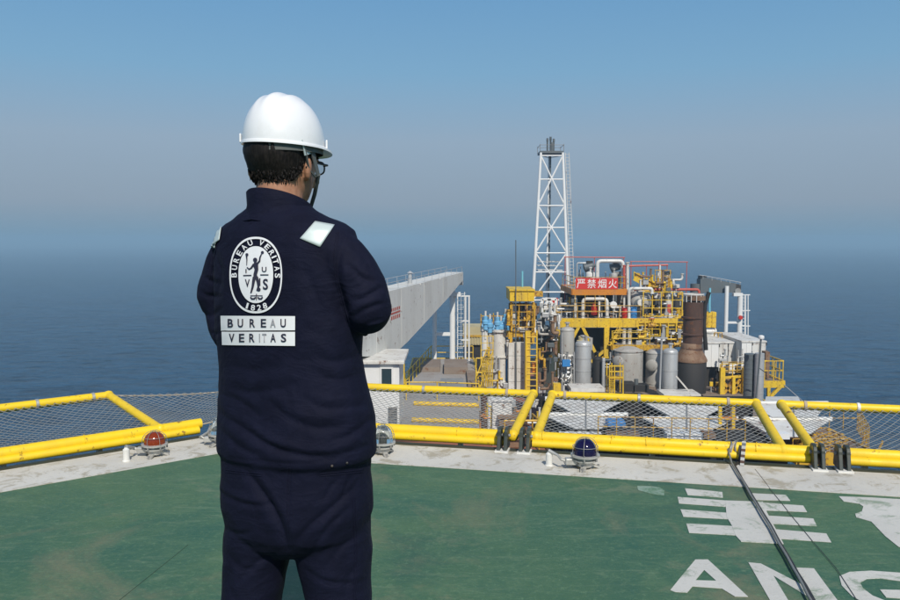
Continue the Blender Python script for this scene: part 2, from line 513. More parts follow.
paint_poly('painted_letter', zp([(960,366),(900,358),(800,351),(725,355),(690,370),(698,402),(735,440),(775,462),(830,484),(900,490),(960,488),(980,420),(830,416),(852,443),(905,447),(900,460),(850,455),(805,437),(772,412),(762,392),(785,379),(830,377),(900,386),(960,392)]), 'letter_white')
# plate seam
paint('seam_green', (0.035, 0.075, 0.05), 0.7, damt=0.2, scale=8)
MB().sheet([G(188,545), G(188.4,545), G(119,601), G(118.4,601)], (0, 0, 0.0015)).build('plate_seam', 'seam_green', deck)

# ================================================================ safety net frames round the rim
def pt(V, E, Nn, s, n, z): return V + E * s + Nn * n + Vector((0, 0, z))
def sol(px, V, E, Nn, n, z):
    B = V + Nn * n
    k = (px - 450)
    return (k * (B.y * CP - (z - EYE) * SP) - F * B.x) / (F * E.x - k * E.y * CP)
def lerp(a, b, t): return a + (b - a) * t
def bil(A, B, C, D, u, v): return lerp(lerp(A, D, u), lerp(B, C, u), v)
def net_mesh(A, B, C, D, pitch=0.056, r=0.0022, sag=0.05):
    """diamond wire mesh over the patch A (low left) B (high left) C (high right) D (low right)"""
    mb = MB()
    Lu = ((D - A).length + (C - B).length) / 2; Lv = ((B - A).length + (C - D).length) / 2
    nu, nv = max(2, round(Lu / pitch)), max(2, round(Lv / (pitch * 1.45)))
    def q(i, j):
        u, v = min(1, max(0, i / nu)), min(1, max(0, j / nv))
        p = bil(A, B, C, D, u, v)
        return p + Vector((0, 0, -sag * 16 * u * (1-u) * v * (1-v)))
    for sgn in (1, -1):
        for i0 in range(-nv, nu + nv + 1):
            pts = []
            for j in range(0, nv + 1):
                i = i0 + sgn * j
                if 0 <= i <= nu:
                    pts.append(q(i, j) + Vector((0, 0, 0.002 * ((j + (sgn > 0)) % 2))))
            if len(pts) >= 2:
                mb.tube(pts[::2] + ([pts[-1]] if len(pts) % 2 == 0 else []), r, 4, caps=False)
    return mb
LOW = dict(n=0.13, z=0.082); HI = dict(n=1.30, z=0.150)
def hinge(parent, V, E, Nn, s, sq=0.45):
    for ds in (-0.023, 0.023):
        pts = []
        for k in range(13):
            t = math.pi * k / 12
            pts.append(pt(V, E, Nn, s + ds - 0.012, 0.055 + 0.058 * math.copysign(abs(math.cos(t))**sq, math.cos(t)), 0.105 + 0.050 * math.sin(t)**sq))
        pts = [pt(V, E, Nn, s + ds - 0.012, 0.13, 0.012)] + pts + [pt(V, E, Nn, s + ds - 0.012, -0.035, 0.012)]
        MB().sheet(pts, E * 0.024).build('hinge_plate', 'olive_steel', parent, bevel=0.004)
    MB().cyl(pt(V, E, Nn, s - 0.048, 0.055, 0.10), pt(V, E, Nn, s + 0.048, 0.055, 0.10), 0.011, n=10).build('hinge_pin', 'grey_steel', parent, smooth=True)
    MB().bar(pt(V, E, Nn, s - 0.045, 0.0, 0.009), pt(V, E, Nn, s + 0.045, 0.0, 0.009), 0.11, 0.012).build('hinge_foot', 'post_white', parent)
def net_frame(V, E, Nn, s0, s1, ext0, ext1, bands, hinges, label, group='yellow safety net frames along the helideck edge', wire_m='wire'):
    base = pt(V, E, Nn, (s0 + s1) / 2, 0.13, 0.0)
    t = thing('safety_net_frame', base, label, 'net frame', group)
    f = lambda s, d: pt(V, E, Nn, s, **d)
    r = 0.034
    MB().tube([f(s0 - ext0, LOW), f(s1 + ext1, LOW)], 0.037, 14).build('bottom_rail', 'yellow_near', t, smooth=True)
    MB().tube([pt(V, E, Nn, s0 - ext0 + .03, 0.095, 0.043), pt(V, E, Nn, s1 + ext1 - .03, 0.095, 0.043)], 0.028, 12).build('hinge_pipe', 'yellow_near', t, smooth=True)
    MB().tube([f(s0 - r * 0.2, HI), f(s1 + r * 0.2, HI)], r, 14).build('top_rail', 'yellow_near', t, smooth=True)
    for s in (s0, s1):
        MB().tube([f(s, dict(n=LOW['n'], z=LOW['z'])), f(s, HI)], r * 0.98, 14).build('side_rail', 'yellow_near', t, smooth=True)
        for d in (LOW, HI):
            c0 = f(s, d)
            MB().lathe(c0 - Vector((0,0,.041)), [(0.001,0),(0.024,0.006),(0.036,0.02),(0.041,0.041),(0.036,0.062),(0.024,0.076),(0.001,0.082)], n=12).build('weld_knuckle', 'yellow_near', t, smooth=True)
    for s, col in bands:
        c0 = f(s, HI)
        MB().lathe(c0 - E * 0.012, [(r+.002,0),(r+.006,.003),(r+.006,.021),(r+.002,.024)], axis=E, n=14).build('tie_band', col, t, smooth=True)
    A, B, C, D = f(s0, LOW), f(s0, HI), f(s1, HI), f(s1, LOW)
    tag(net_mesh(A, B, C, D).build('wire_net', wire_m, t), kind='stuff')
    # lacing wire round the pipes
    mb = MB()
    ns = int((s1 - s0) / 0.11)
    for k in range(ns):
        s = s0 + 0.05 + (s1 - s0 - 0.1) * k / max(1, ns - 1)
        c0 = f(s, LOW); ring = []
        for q in range(8):
            a = 2 * math.pi * q / 8
            ring.append(c0 + (Nn * math.cos(a) + Vector((0,0,1)) * math.sin(a)) * 0.0425 + E * 0.006 * math.sin(a * 2 + k))
        if k % 2 == 0 and random.random() < 0.25: mb.tube(ring, 0.0025, 4, closed=True)
    if mb.v: tag(mb.build('lacing_wire', 'yellow_near', t), kind='stuff')
    # brackets that carry the frame from the deck girder
    for k in range(3):
        s = s0 + (s1 - s0) * (0.2 + 0.3 * k)
        br = MB()
        br.bar(pt(V, E, Nn, s, -0.10, -0.50), pt(V, E, Nn, s - 0.02, 0.16, 0.0), 0.035, 0.035)
        br.bar(pt(V, E, Nn, s, -0.10, -0.50), pt(V, E, Nn, s + 0.12, 0.16, -0.02), 0.025, 0.025)
        br.build('support_bracket', 'white_paint', t)
    for s in hinges: hinge(t, V, E, Nn, s, 0.45 if s < 2.6 else 0.85)
    return t
E2r = -E2                      # left edge runs towards the corner
s_of = lambda px, d: sol(px, V0, E1, N1, **d)
f2r = s_of(513, LOW); f2l = f2r - 1.78
bands2 = [(s_of(424, HI), 'conduit'), (s_of(507, HI), 'rope_tan')]
f3l, f3r = s_of(536, LOW), s_of(783, LOW)
bands3 = [(s_of(565, HI), 'rope_tan'), (s_of(639, HI), 'conduit'), (s_of(728, HI), 'rope_tan')]
f4l = s_of(815, LOW); f4r = f4l + (f3r - f3l)
bands4 = [(s_of(805, HI), 'rope_tan'), (s_of(858, HI), 'post_white')]
net_frame(V0, E1, N1, f2l, f2r, 0.08, 0.0, bands2, [s_of(503, dict(n=0.03, z=0.05))], 'yellow pipe net frame directly behind the man, over white boxes and grey deck')
net_frame(V0, E1, N1, f3l, f3r, 0.05, 0.20, bands3, [s_of(525, dict(n=0.03, z=0.05)), s_of(818, dict(n=0.03, z=0.05))], 'whole yellow pipe net frame beside the blue dome lamp')
net_frame(V0, E1, N1, f4l, f4r, -0.14, 0.1, bands4, [s_of(843, dict(n=0.03, z=0.05))], 'yellow pipe net frame cut off by the right picture edge')
s_ol = lambda px, d: -sol(px, V0, E2, N2, **d)        # negative s: distance back from the corner along E2r
l_r = s_ol(160, LOW)
net_frame(V0, E2r, N2, l_r - 1.95, l_r, 0.05, 0.30, [(s_ol(93, HI), 'conduit'), (s_ol(37, HI), 'conduit')], [], 'yellow pipe net frame over open sea beside the red dome lamp')
# loose corner net between the two edges
A_ = pt(V0, E2r, N2, l_r, **LOW); B_ = pt(V0, E2r, N2, l_r, **HI)
C_ = pt(V0, E1, N1, f2l, **HI); D_ = pt(V0, E1, N1, f2l, **LOW)
cn = thing('corner_net', (A_ + D_) / 2, 'loose wire net with rope edge filling the corner left of the man', 'net')
bis_ = (N1 + N2).normalized()
Vm = V0 + bis_*0.17 + Vector((0, 0, LOW['z'])); Um = lerp(B_, C_, .5) + bis_*0.10 - Vector((0, 0, .03))
tag(net_mesh(A_, B_, Um, Vm, pitch=0.052).build('wire_net', 'wire', cn), kind='stuff')
tag(net_mesh(Vm, Um, C_, D_, pitch=0.052).build('wire_net', 'wire', cn), kind='stuff')
for q0, q1 in ((B_, Um), (Um, C_), (A_, Vm), (Vm, D_)):
    MB().tube([lerp(q0, q1, k/6) - Vector((0,0,.015*math.sin(math.pi*k/6))) for k in range(7)], 0.006, 6).build('edge_rope', 'rope_tan', cn, smooth=True)

# ================================================================ perimeter lamps
def lamp(base, gm, label, s=1.0, yaw=0.0, lens_h=0.066, conduit_to=None):
    t = thing('perimeter_lamp', base, label, 'lamp', 'dome lamps on the white perimeter line')
    B = Vector(base)
    up = Vector((0, 0, 1))
    # splayed feet with bolts
    for k in range(3):
        a = yaw + 2 * math.pi * k / 3
        d = Vector((math.cos(a), math.sin(a), 0))
        MB().bar(B + d*0.02*s + up*0.035*s, B + d*0.085*s + up*0.010*s, 0.03*s, 0.012*s).build('foot', 'lamp_body', t)
        MB().cyl(B + d*0.082*s + up*0.003, B + d*0.082*s + up*0.026*s, 0.007*s, n=6).build('bolt', 'grey_steel', t)
    MB().lathe(B, [(0.035*s,0.018*s),(0.042*s,0.022*s),(0.045*s,0.045*s),(0.060*s,0.050*s),(0.068*s,0.054*s),(0.068*s,0.062*s),(0.055*s,0.064*s),(0.055*s,0.078*s),(0.084*s,0.080*s),(0.084*s,0.090*s),(0.070*s,0.092*s)], n=24).build('body', 'lamp_body', t, smooth=True)
    for k in range(6):
        a = 2 * math.pi * k / 6 + 0.3
        d = Vector((math.cos(a), math.sin(a), 0)) * 0.077 * s
        MB().cyl(B + d + up*0.060*s, B + d + up*0.096*s, 0.006*s, n=6).build('bolt', 'grey_steel', t)
    z0 = 0.0922 * s
    prof = [(0.068*s, 0.0)] + [(0.068*s*math.cos(math.pi/2*k/8)**0.8 if k < 8 else 0.0005, lens_h*s*math.sin(math.pi/2*k/8)) for k in range(0, 9)][1:]
    prof = [(0.068*s, 0)] + [(0.068*s, 0.010*s)] + [(max(0.0005, r), h + 0.010*s) for r, h in prof[1:]]
    MB().lathe(B + up*z0, prof, n=28).build('lens', gm, t, smooth=True)
    MB().lathe(B + up*(z0), [(0.018*s,0.0),(0.018*s,0.03*s),(0.010*s,0.045*s),(0.001,0.05*s)], n=12).build('bulb', 'post_white', t, smooth=True)
    for k in range(3):
        a = math.pi * k / 3 + 0.25
        d = Vector((math.cos(a), math.sin(a), 0))
        pts = []
        for q in range(13):
            u = math.pi * q / 12
            pts.append(B + d * (0.080*s*math.cos(u)) + up * (z0 + (lens_h + 0.020)*s*math.sin(u)**0.8))
        MB().tube(pts, 0.0017*s, 5).build('guard_wire', 'grey_steel', t, smooth=True)
    for hh, rr in ((0.045, 0.073),):
        ring = [B + Vector((math.cos(2*math.pi*q/20)*rr*s, math.sin(2*math.pi*q/20)*rr*s, z0 + hh*s)) for q in range(20)]
        MB().tube(ring, 0.0016*s, 5, closed=True).build('guard_ring', 'grey_steel', t, smooth=True)
    MB().box(B + Vector((-0.115, -0.022, 0.030))*s, B + Vector((-0.05, 0.022, 0.068))*s).build('cable_gland', 'lamp_body', t, bevel=0.006)
    if conduit_to is not None:
        q = Vector(conduit_to)
        p0 = B + Vector((-0.11, 0, 0.05)) * s
        mid = (p0 + q) / 2 + up * 0.055
        pts = [p0, p0 + Vector((-0.03, 0.0, 0.01)), mid, q + up * 0.10, q + up * 0.085]
        MB().tube(pts, 0.008, 8).build('conduit', 'conduit', t, smooth=True)
        MB().lathe(q, [(0.026,0.004),(0.026,0.01),(0.021,0.014),(0.021,0.082),(0.014,0.088),(0.010,0.095)], n=14).build('conduit_stub', 'post_white', t, smooth=True)
    return t
lamp(G(155, 457), 'glass_red', 'red glass dome lamp in a wire guard by the left net frame', 1.0, 0.4, conduit_to=G(126.5, 462))
lamp(G(585, 469.5), 'glass_blue', 'dark blue glass dome lamp in a wire guard under the middle net frame', 1.08, 0.2, lens_h=0.078, conduit_to=G(549, 466.5))
lamp(G(383, 455), 'glass_clear', 'clear glass lamp in a wire guard at the right hip of the man', 1.0, 0.9, lens_h=0.10)
lamp(G(221, 446), 'glass_clear', 'clear glass lamp half hidden behind the left hip of the man', 1.0, 1.9, lens_h=0.10, conduit_to=G(211, 441))

# ================================================================ cables lying over the deck
def ground_line(pxs, z, wob=0.0):
    pts = []
    for i in range(len(pxs) - 1):
        for k in range(8):
            t = k / 8
            q = G(*(lerp(Vector(pxs[i]), Vector(pxs[i+1]), t))) + Vector((0, 0, z))
            pts.append(q)
    pts.append(G(*pxs[-1]) + Vector((0, 0, z)))
    for i, q in enumerate(pts):
        q.x += wob * noise.noise(Vector((i * 0.35, z * 100, 0)))
    return pts
hose = thing('lashing_cable', G(775, 530), 'thick black and grey cable pair running over the painted characters', 'cable')
a_pts = ground_line([(734, 467), (757, 505), (783, 549), (812, 600), (850, 668)], 0.016, 0.006)
b_pts = ground_line([(731.5, 466), (754, 504), (779.5, 548), (808, 600), (846, 668)], 0.020, 0.006)
lowp = pt(V0, E1, N1, s_of(737, LOW), 0.10, 0.085)
mb = MB()
pp_ = [lowp + Vector((0, -0.045, 0.02)), lowp + Vector((-0.01, -0.07, -0.07))] + [q - Vector((0, 0, .010)) for q in a_pts]
rr_ = []
for i, q in enumerate(pp_):
    d_ = (pp_[min(i+1, len(pp_)-1)] - pp_[max(i-1, 0)]).normalized(); sd_ = d_.cross(Vector((0, 0, 1))).normalized()
    rr_.append([q - sd_*.0085, q - sd_*.007 + Vector((0,0,.006)), q + sd_*.007 + Vector((0,0,.006)), q + sd_*.0085])
mb.ring_loft(rr_); mb.build('black_strip', 'cable_black', hose)
MB().tube([b_pts[0] + Vector((0.02, 0.14, 0.07))] + b_pts, 0.006, 8).build('grey_cable', 'cable_grey', hose, smooth=True)
p_, q_ = lowp + Vector((0.028, -0.035, 0.055)), lowp + Vector((-0.015, -0.125, -0.078))
flag_ = MB().bar(p_, q_, 0.024, 0.005).build('striped_flag', 'conduit', hose)
for k in range(4):
    a_, b_ = lerp(p_, q_, .08 + .24*k), lerp(p_, q_, .08 + .24*k + .11)
    MB().bar(a_, b_, 0.025, 0.0065).build('flag_stripe', 'rust' if k else 'grey_dark', flag_)
for k in range(3):
    c0 = lowp + Vector((-0.05 + 0.03*k, 0.03, -0.015)); ring = []
    for q in range(12):
        a = 2*math.pi*q/12
        ring.append(c0 + (N1*math.cos(a) + Vector((0,0,1))*math.sin(a))*0.049 + E1*0.02*math.sin(a+k))
    MB().tube(ring, 0.006, 6, closed=True).build('lashing_turn', 'rope_tan' if k == 1 else 'cable_grey', hose, smooth=True)
tag(MB().tube(ground_line([(755, 470), (790, 515), (836, 570), (872, 625)], 0.0055, 0.003), 0.0014, 6).build('deck_rope', 'cable_black', smooth=True, loc=G(790, 515)), 'thin dark cord lying on deck right of the thick cable', 'cord')
# ================================================================ the man
m, nt, b = new_mat('navy_cloth')
n1 = wnoise(nt, 14, 5, 0.6); n2 = wnoise(nt, 420, 2, 0.5, (1, 1, 0.6))
c = mix(nt, ramp(nt, n1, [(0.35, 0.0), (0.7, 1.0)]), (0.0046, 0.0056, 0.0165), (0.0072, 0.0086, 0.0240))
nt.links.new(c, b.inputs['Base Color'])
b.inputs['Roughness'].default_value = 0.78
b.inputs['Specular IOR Level'].default_value = 0.14
b.inputs['Sheen Weight'].default_value = 0.02
b.inputs['Sheen Tint'].default_value = (0.25, 0.25, 0.4, 1)
bp = N(nt, 'ShaderNodeBump', Strength=0.25, Distance=0.0015); nt.links.new(n2, bp.inputs['Height'])
bp2 = N(nt, 'ShaderNodeBump', Strength=0.35, Distance=0.012); nt.links.new(n1, bp2.inputs['Height']); nt.links.new(bp.outputs[0], bp2.inputs['Normal'])
# sharp little creases: ridged noise running on the slant
ab = []
for sc, st in ((11, (1.0, 1.0, 2.1)), (26, (1.2, 1.2, 1.5))):
    rn = wnoise(nt, sc, 2, 0.5, st, 1.1)
    ab.append(ramp(nt, rn, [(0.36, 0.0), (0.50, 1.0), (0.64, 0.0)]))
bp3 = N(nt, 'ShaderNodeBump', Strength=0.14, Distance=0.006); nt.links.new(ab[0], bp3.inputs['Height']); nt.links.new(bp2.outputs[0], bp3.inputs['Normal'])
bp4 = N(nt, 'ShaderNodeBump', Strength=0.08, Distance=0.003); nt.links.new(ab[1], bp4.inputs['Height']); nt.links.new(bp3.outputs[0], bp4.inputs['Normal'])
nt.links.new(bp4.outputs[0], b.inputs['Normal'])
paint('print_white', (0.86, 0.86, 0.87), 0.6, damt=0.08, dirt=(0.5, 0.5, 0.55), scale=25, streak=False)
paint('print_navy', (0.02, 0.02, 0.045), 0.7, damt=0.1, scale=25, streak=False)
paint('print_worn', (0.36, 0.36, 0.38), 0.7, damt=0.5, dirt=(0.1, 0.1, 0.13), scale=90, streak=False)
paint('reflective_tape', (0.60, 0.68, 0.66), 0.42, 0.15, damt=0.15, dirt=(0.35, 0.4, 0.4), scale=30, streak=False)
m, nt, b = new_mat('helmet_plastic')
b.inputs['Base Color'].default_value = (0.80, 0.81, 0.82, 1); b.inputs['Roughness'].default_value = 0.30
b.inputs['Coat Weight'].default_value = 0.25; b.inputs['Coat Roughness'].default_value = 0.15
nt.links.new(mix(nt, ramp(nt, wnoise(nt, 25, 6, 0.7), [(0.5, 0), (0.8, 0.25)]), (0.80, 0.81, 0.82), (0.6, 0.58, 0.54)), b.inputs['Base Color'])
m, nt, b = new_mat('skin')
nt.links.new(mix(nt, ramp(nt, wnoise(nt, 60, 5, 0.6), [(0.35, 0), (0.7, 1)]), (0.36, 0.17, 0.095), (0.47, 0.24, 0.145)), b.inputs['Base Color'])
b.inputs['Roughness'].default_value = 0.5
b.inputs['Subsurface Weight'].default_value = 0.15; b.inputs['Subsurface Radius'].default_value = (0.01, 0.004, 0.002); b.inputs['Subsurface Scale'].default_value = 0.5
m, nt, b = new_mat('black_hair')
nt.links.new(mix(nt, ramp(nt, wnoise(nt, 240, 4, 0.6, (1, 1, 0.15)), [(0.4, 0), (0.65, 1)]), (0.006, 0.005, 0.005), (0.022, 0.018, 0.016)), b.inputs['Base Color'])
b.inputs['Roughness'].default_value = 0.62; b.inputs['Specular IOR Level'].default_value = 0.2
paint('strap_grey', (0.11, 0.12, 0.115), 0.7, damt=0.3, scale=40, streak=False)
paint('boot_black', (0.02, 0.018, 0.016), 0.5, damt=0.4, scale=20, streak=False)

MY = 2.0
def mx(px, Y=MY): return X(px, Y, 300)
def mz(py, Y=MY): return Z(py, Y)
TY = math.radians(33)
TF = Vector((math.sin(TY), math.cos(TY), 0)); TR = Vector((math.cos(TY), -math.sin(TY), 0))
HY = math.radians(20)
HF = Vector((math.sin(HY), math.cos(HY), 0)); HR = Vector((math.cos(HY), -math.sin(HY), 0))
UP = Vector((0, 0, 1))
def sring(c, ax, bx, a, bf, bb, ex=2.3, n=40):
    """superellipse ring: half width a along ax, bf in front / bb behind along bx"""
    out_ = []
    for k in range(n):
        t = 2 * math.pi * k / n
        ct, st = math.cos(t), math.sin(t)
        x = math.copysign(abs(ct) ** (2 / ex), ct) * a
        y = math.copysign(abs(st) ** (2 / ex), st)
        y *= bf if y > 0 else bb
        out_.append(c + ax * x + bx * y)
    return out_
def limb(mb, pts, rs, n=20, flat=1.0):
    """round limb through pts, extra rings so that it bends softly"""
    pts = [Vector(p) for p in pts]
    P2, R2 = [], []
    for i in range(len(pts) - 1):
        p0 = pts[max(i-1, 0)]; p1 = pts[i]; p2 = pts[i+1]; p3 = pts[min(i+2, len(pts)-1)]
        for k in range(6):
            t = k / 6
            q = 0.5 * ((2*p1) + (p2-p0)*t + (2*p0-5*p1+4*p2-p3)*t*t + (-p0+3*p1-3*p2+p3)*t**3)
            P2.append(q); R2.append(rs[i] + (rs[i+1]-rs[i]) * (t*t*(3-2*t)))
    P2.append(pts[-1]); R2.append(rs[-1])
    # round end caps
    d0 = (P2[0]-P2[1]).normalized(); d1 = (P2[-1]-P2[-2]).normalized()
    P2 = [P2[0]+d0*R2[0]*0.85, P2[0]+d0*R2[0]*0.5] + P2 + [P2[-1]+d1*R2[-1]*0.5, P2[-1]+d1*R2[-1]*0.85]
    R2 = [R2[0]*0.45, R2[0]*0.85] + R2 + [R2[-1]*0.85, R2[-1]*0.45]
    mb.tube(P2, R2, n)
def blob(mb, c, ax, n=14):
    """ellipsoid with three half axis vectors"""
    rings = []
    for i in range(1, n):
        t = math.pi * i / n
        rings.append([c + ax[2]*math.cos(t)*-1 + (ax[0]*math.cos(2*math.pi*k/n) + ax[1]*math.sin(2*math.pi*k/n))*math.sin(t) for k in range(n)])
    mb.ring_loft(rings)
def remesh(mb, vox, smooth_it=4, fac=0.5):
    me = mb.mesh()
    o = bpy.data.objects.new('tmp', me); COL.objects.link(o)
    r = o.modifiers.new('r', 'REMESH'); r.mode = 'VOXEL'; r.voxel_size = vox; r.adaptivity = 0
    s = o.modifiers.new('s', 'SMOOTH'); s.factor = fac; s.iterations = smooth_it
    dg = bpy.context.evaluated_depsgraph_get()
    res = bpy.data.meshes.new_from_object(o.evaluated_get(dg))
    bpy.data.objects.remove(o)
    for p in res.polygons: p.use_smooth = True
    return res

# joints ------------------------------------------------------------------
tc = lambda px: Vector((mx(px), MY, 0))
cm = tc(284)
shR = cm + TR*0.172 - TF*0.000 + UP*1.392;  shL = cm - TR*0.170 + UP*1.392
elR = P(367, 312, 1.90);  elL = P(225, 302, 2.12)
wrR = cm + TF*0.215 - TR*0.075 + UP*1.275;   wrL = cm + TF*0.185 + TR*0.055 + UP*1.225
hipL = Vector((mx(254), MY + 0.02, 0.80)); hipR = Vector((mx(331), MY - 0.01, 0.80))
knL = Vector((mx(243), MY + 0.02, 0.50)); knR = Vector((mx(336), MY - 0.02, 0.50))
anL = Vector((mx(236), MY + 0.05, 0.09)); anR = Vector((mx(346), MY + 0.02, 0.09))

man = thing('person', (mx(290), MY, 0), 'man in navy coverall and white hard hat, arms folded, seen from behind', 'person')

# body: one continuous skin from head to foot --------------------------------
hc = Vector((mx(284.5), MY + 0.01, 0))
HEAD = [(1.508,.022,.074,-.035),(1.518,.034,.080,-.01),(1.535,.050,.085,.025),(1.555,.060,.088,.052),(1.58,.068,.090,.076),(1.61,.073,.092,.090),(1.64,.075,.094,.097),(1.67,.072,.090,.094),(1.70,.061,.072,.080),(1.72,.045,.050,.057),(1.733,.02,.022,.025)]
mb = MB()
mb.ring_loft([sring(hc + UP*z, HR, HF, w_, f_, b_, 2.15, 32) for z, w_, f_, b_ in HEAD])
limb(mb, [cm + UP*1.44, hc - HF*0.020 + UP*1.50, hc - HF*0.018 + UP*1.59], [.066, .057, .056])
blob(mb, hc + HF*.096 + UP*1.598, (HR*.013, HF*.022, UP*.020))                     # nose
blob(mb, hc + HF*.092 + UP*1.617, (HR*.009, HF*.014, UP*.024))
blob(mb, hc + HF*.084 + UP*1.556, (HR*.024, HF*.012, UP*.007)); blob(mb, hc + HF*.082 + UP*1.545, (HR*.021, HF*.012, UP*.008))   # lips
blob(mb, hc + HF*.070 + UP*1.522, (HR*.022, HF*.018, UP*.014))
for sg in (-1, 1):
    blob(mb, hc + HR*(sg*.076) - HF*.012 + UP*1.604, (HR*.010, HF*.018 + HR*(sg*-.006), UP*.031))     # ear
    blob(mb, hc + HR*(sg*.080) - HF*.017 + UP*1.610, (HR*.009, HF*.012, UP*.022))
    blob(mb, hc + HR*(sg*.033) + HF*.080 + UP*1.580, (HR*.024, HF*.014, UP*.018))                     # cheek
    blob(mb, hc + HR*(sg*.031) + HF*.086 + UP*1.633, (HR*.024, HF*.009, UP*.006))                     # brow
mb.ring_loft([sring(cm + UP*z, TR, TF, a_, f_, b_, 2.2, 32) for z, a_, f_, b_ in
    [(1.50,.05,.05,.05),(1.46,.10,.07,.07),(1.42,.155,.09,.09),(1.33,.16,.10,.10),(1.2,.155,.10,.10),(1.05,.15,.10,.10),(.92,.155,.105,.11),(.82,.15,.10,.10),(.74,.10,.07,.07)]])
for s_, e_, w_ in ((shR, elR, wrR), (shL, elL, wrL)):
    limb(mb, [s_, (s_+e_)/2, e_, (e_+w_)/2, w_], [.048, .043, .036, .036, .026])
for h_, k_, a_ in ((hipL, knL, anL), (hipR, knR, anR)):
    limb(mb, [h_, (h_+k_)/2, k_, (k_+a_)/2 - Vector((0,.012,0)), a_], [.068, .062, .048, .048, .034])
    limb(mb, [a_ - UP*.02, a_ + TF*.06 - UP*.045, a_ + TF*.15 - UP*.06], [.036, .036, .028])
def hand(mb, wr, dirn, palm_n, thumb_side, curl):
    d = dirn.normalized(); pn = palm_n.normalized(); sd = d.cross(pn).normalized() * thumb_side
    blob(mb, wr + d*.045, (sd*.041, pn*.016, d*.055))
    for k, L in enumerate((.070, .078, .072, .058)):
        b0 = wr + d*.082 + sd*(.030 - .020*k)
        p1 = b0 + (d*math.cos(curl*.4) + pn*math.sin(curl*.4))*L*.45
        p2 = p1 + (d*math.cos(curl) + pn*math.sin(curl))*L*.32
        p3 = p2 + (d*math.cos(curl*1.5) + pn*math.sin(curl*1.5))*L*.28
        mb.tube([b0 - d*.02, b0, p1, p2, p3], [.0085, .009, .0085, .0078, .006], 8)
    t0 = wr + d*.025 + sd*.034
    mb.tube([t0 - sd*.01, t0, t0 + sd*.022 + d*.022, t0 + sd*.026 + d*.052], [.011, .011, .0098, .007], 8)
hand(mb, wrR, (elL + UP*.10 - wrR), -TF*0.9 + TR*0.1, 1, 0.9)
hand(mb, wrL, (shR - UP*.16 + TF*.05 - wrL), -TF, -1, 0.5)
body = link('body', remesh(mb, 0.0042, 3), 'skin', None)
body.data.transform(Matrix.Translation(-man.location)); body.parent = man

# coverall: torso, sleeves and legs joined into one cloth surface -------------
mb = MB()
TORSO = [  # py, half width, front, back, centre px
    (203,.070,.070,.062,281), (211,.096,.080,.074,281), (218,.132,.092,.085,282), (224,.176,.104,.096,284), (231,.203,.112,.106,285), (242,.213,.120,.114,285),
    (258,.211,.128,.122,285), (280,.209,.136,.129,286), (305,.207,.140,.131,286), (330,.212,.140,.128,286), (352,.206,.139,.126,287),
    (375,.208,.142,.131,290), (400,.213,.146,.142,293), (425,.215,.150,.152,294.5), (442,.214,.150,.156,294.5), (450,.211,.149,.155,294.5), (455,.199,.141,.144,294),
    (468,.197,.140,.146,293.5), (485,.199,.141,.150,294), (505,.198,.138,.148,294.5), (525,.184,.128,.135,293), (538,.14,.11,.11,290), (550,.05,.07,.07,290)]
def yaw_at(py): 
    t = min(1, max(0, (py - 380) / 120)); return math.radians(33 - 15 * t)
rings = []
for py, a_, f_, b_, cx in TORSO:
    y_ = yaw_at(py)
    rings.append(sring(Vector((mx(cx), MY, mz(py))), Vector((math.cos(y_), -math.sin(y_), 0)), Vector((math.sin(y_), math.cos(y_), 0)), a_, f_, b_, 2.25, 48))
mb.ring_loft(rings)
limb(mb, [shR - TR*.05 + UP*.012, shR + UP*.002, (shR+elR)/2 + Vector((.016,-.006,.006)), elR, (elR+wrR)/2, wrR], [.060, .063, .062, .053, .052, .046], 24)
limb(mb, [shL + TR*.05 + UP*.012, shL + UP*.000, (shL+elL)/2 - Vector((.014,0,0)), elL, (elL+wrL)/2, wrL], [.058, .063, .063, .056, .054, .046], 24)
limb(mb, [elL, P(227, 326, 2.10), P(238, 354, 2.05)], [.054, .050, .030], 20)
def leg(cs):
    rings = []
    for py, cx, hw, dp, dy in cs:
        rings.append(sring(Vector((mx(cx), MY + dy, mz(py))), Vector((1,0,0)), Vector((0,1,0)), hw, dp, dp, 2.15, 32))
    mb.ring_loft(rings)
leg([(492,262,.090,.11,.02),(515,258,.092,.112,.02),(535,253,.088,.108,.02),(548,252.5,.092,.10,.02),(560,251,.085,.10,.02),(577,248,.081,.098,.02),(600,244.5,.076,.092,.02),(640,240,.072,.088,.02),(680,238,.068,.08,.03),(740,237,.064,.075,.04),(777,236,.066,.078,.05)])
leg([(492,327,.100,.11,-.01),(515,329,.100,.112,-.01),(535,331,.096,.11,-.01),(548,331.5,.100,.108,-.01),(560,332.5,.095,.105,-.01),(577,334.5,.088,.10,-.01),(600,337,.082,.094,-.02),(640,340,.076,.09,-.02),(680,343,.070,.082,-.01),(740,345,.066,.076,.01),(777,346,.068,.078,.02)])
cov = remesh(mb, 0.0046, 6, 0.5)
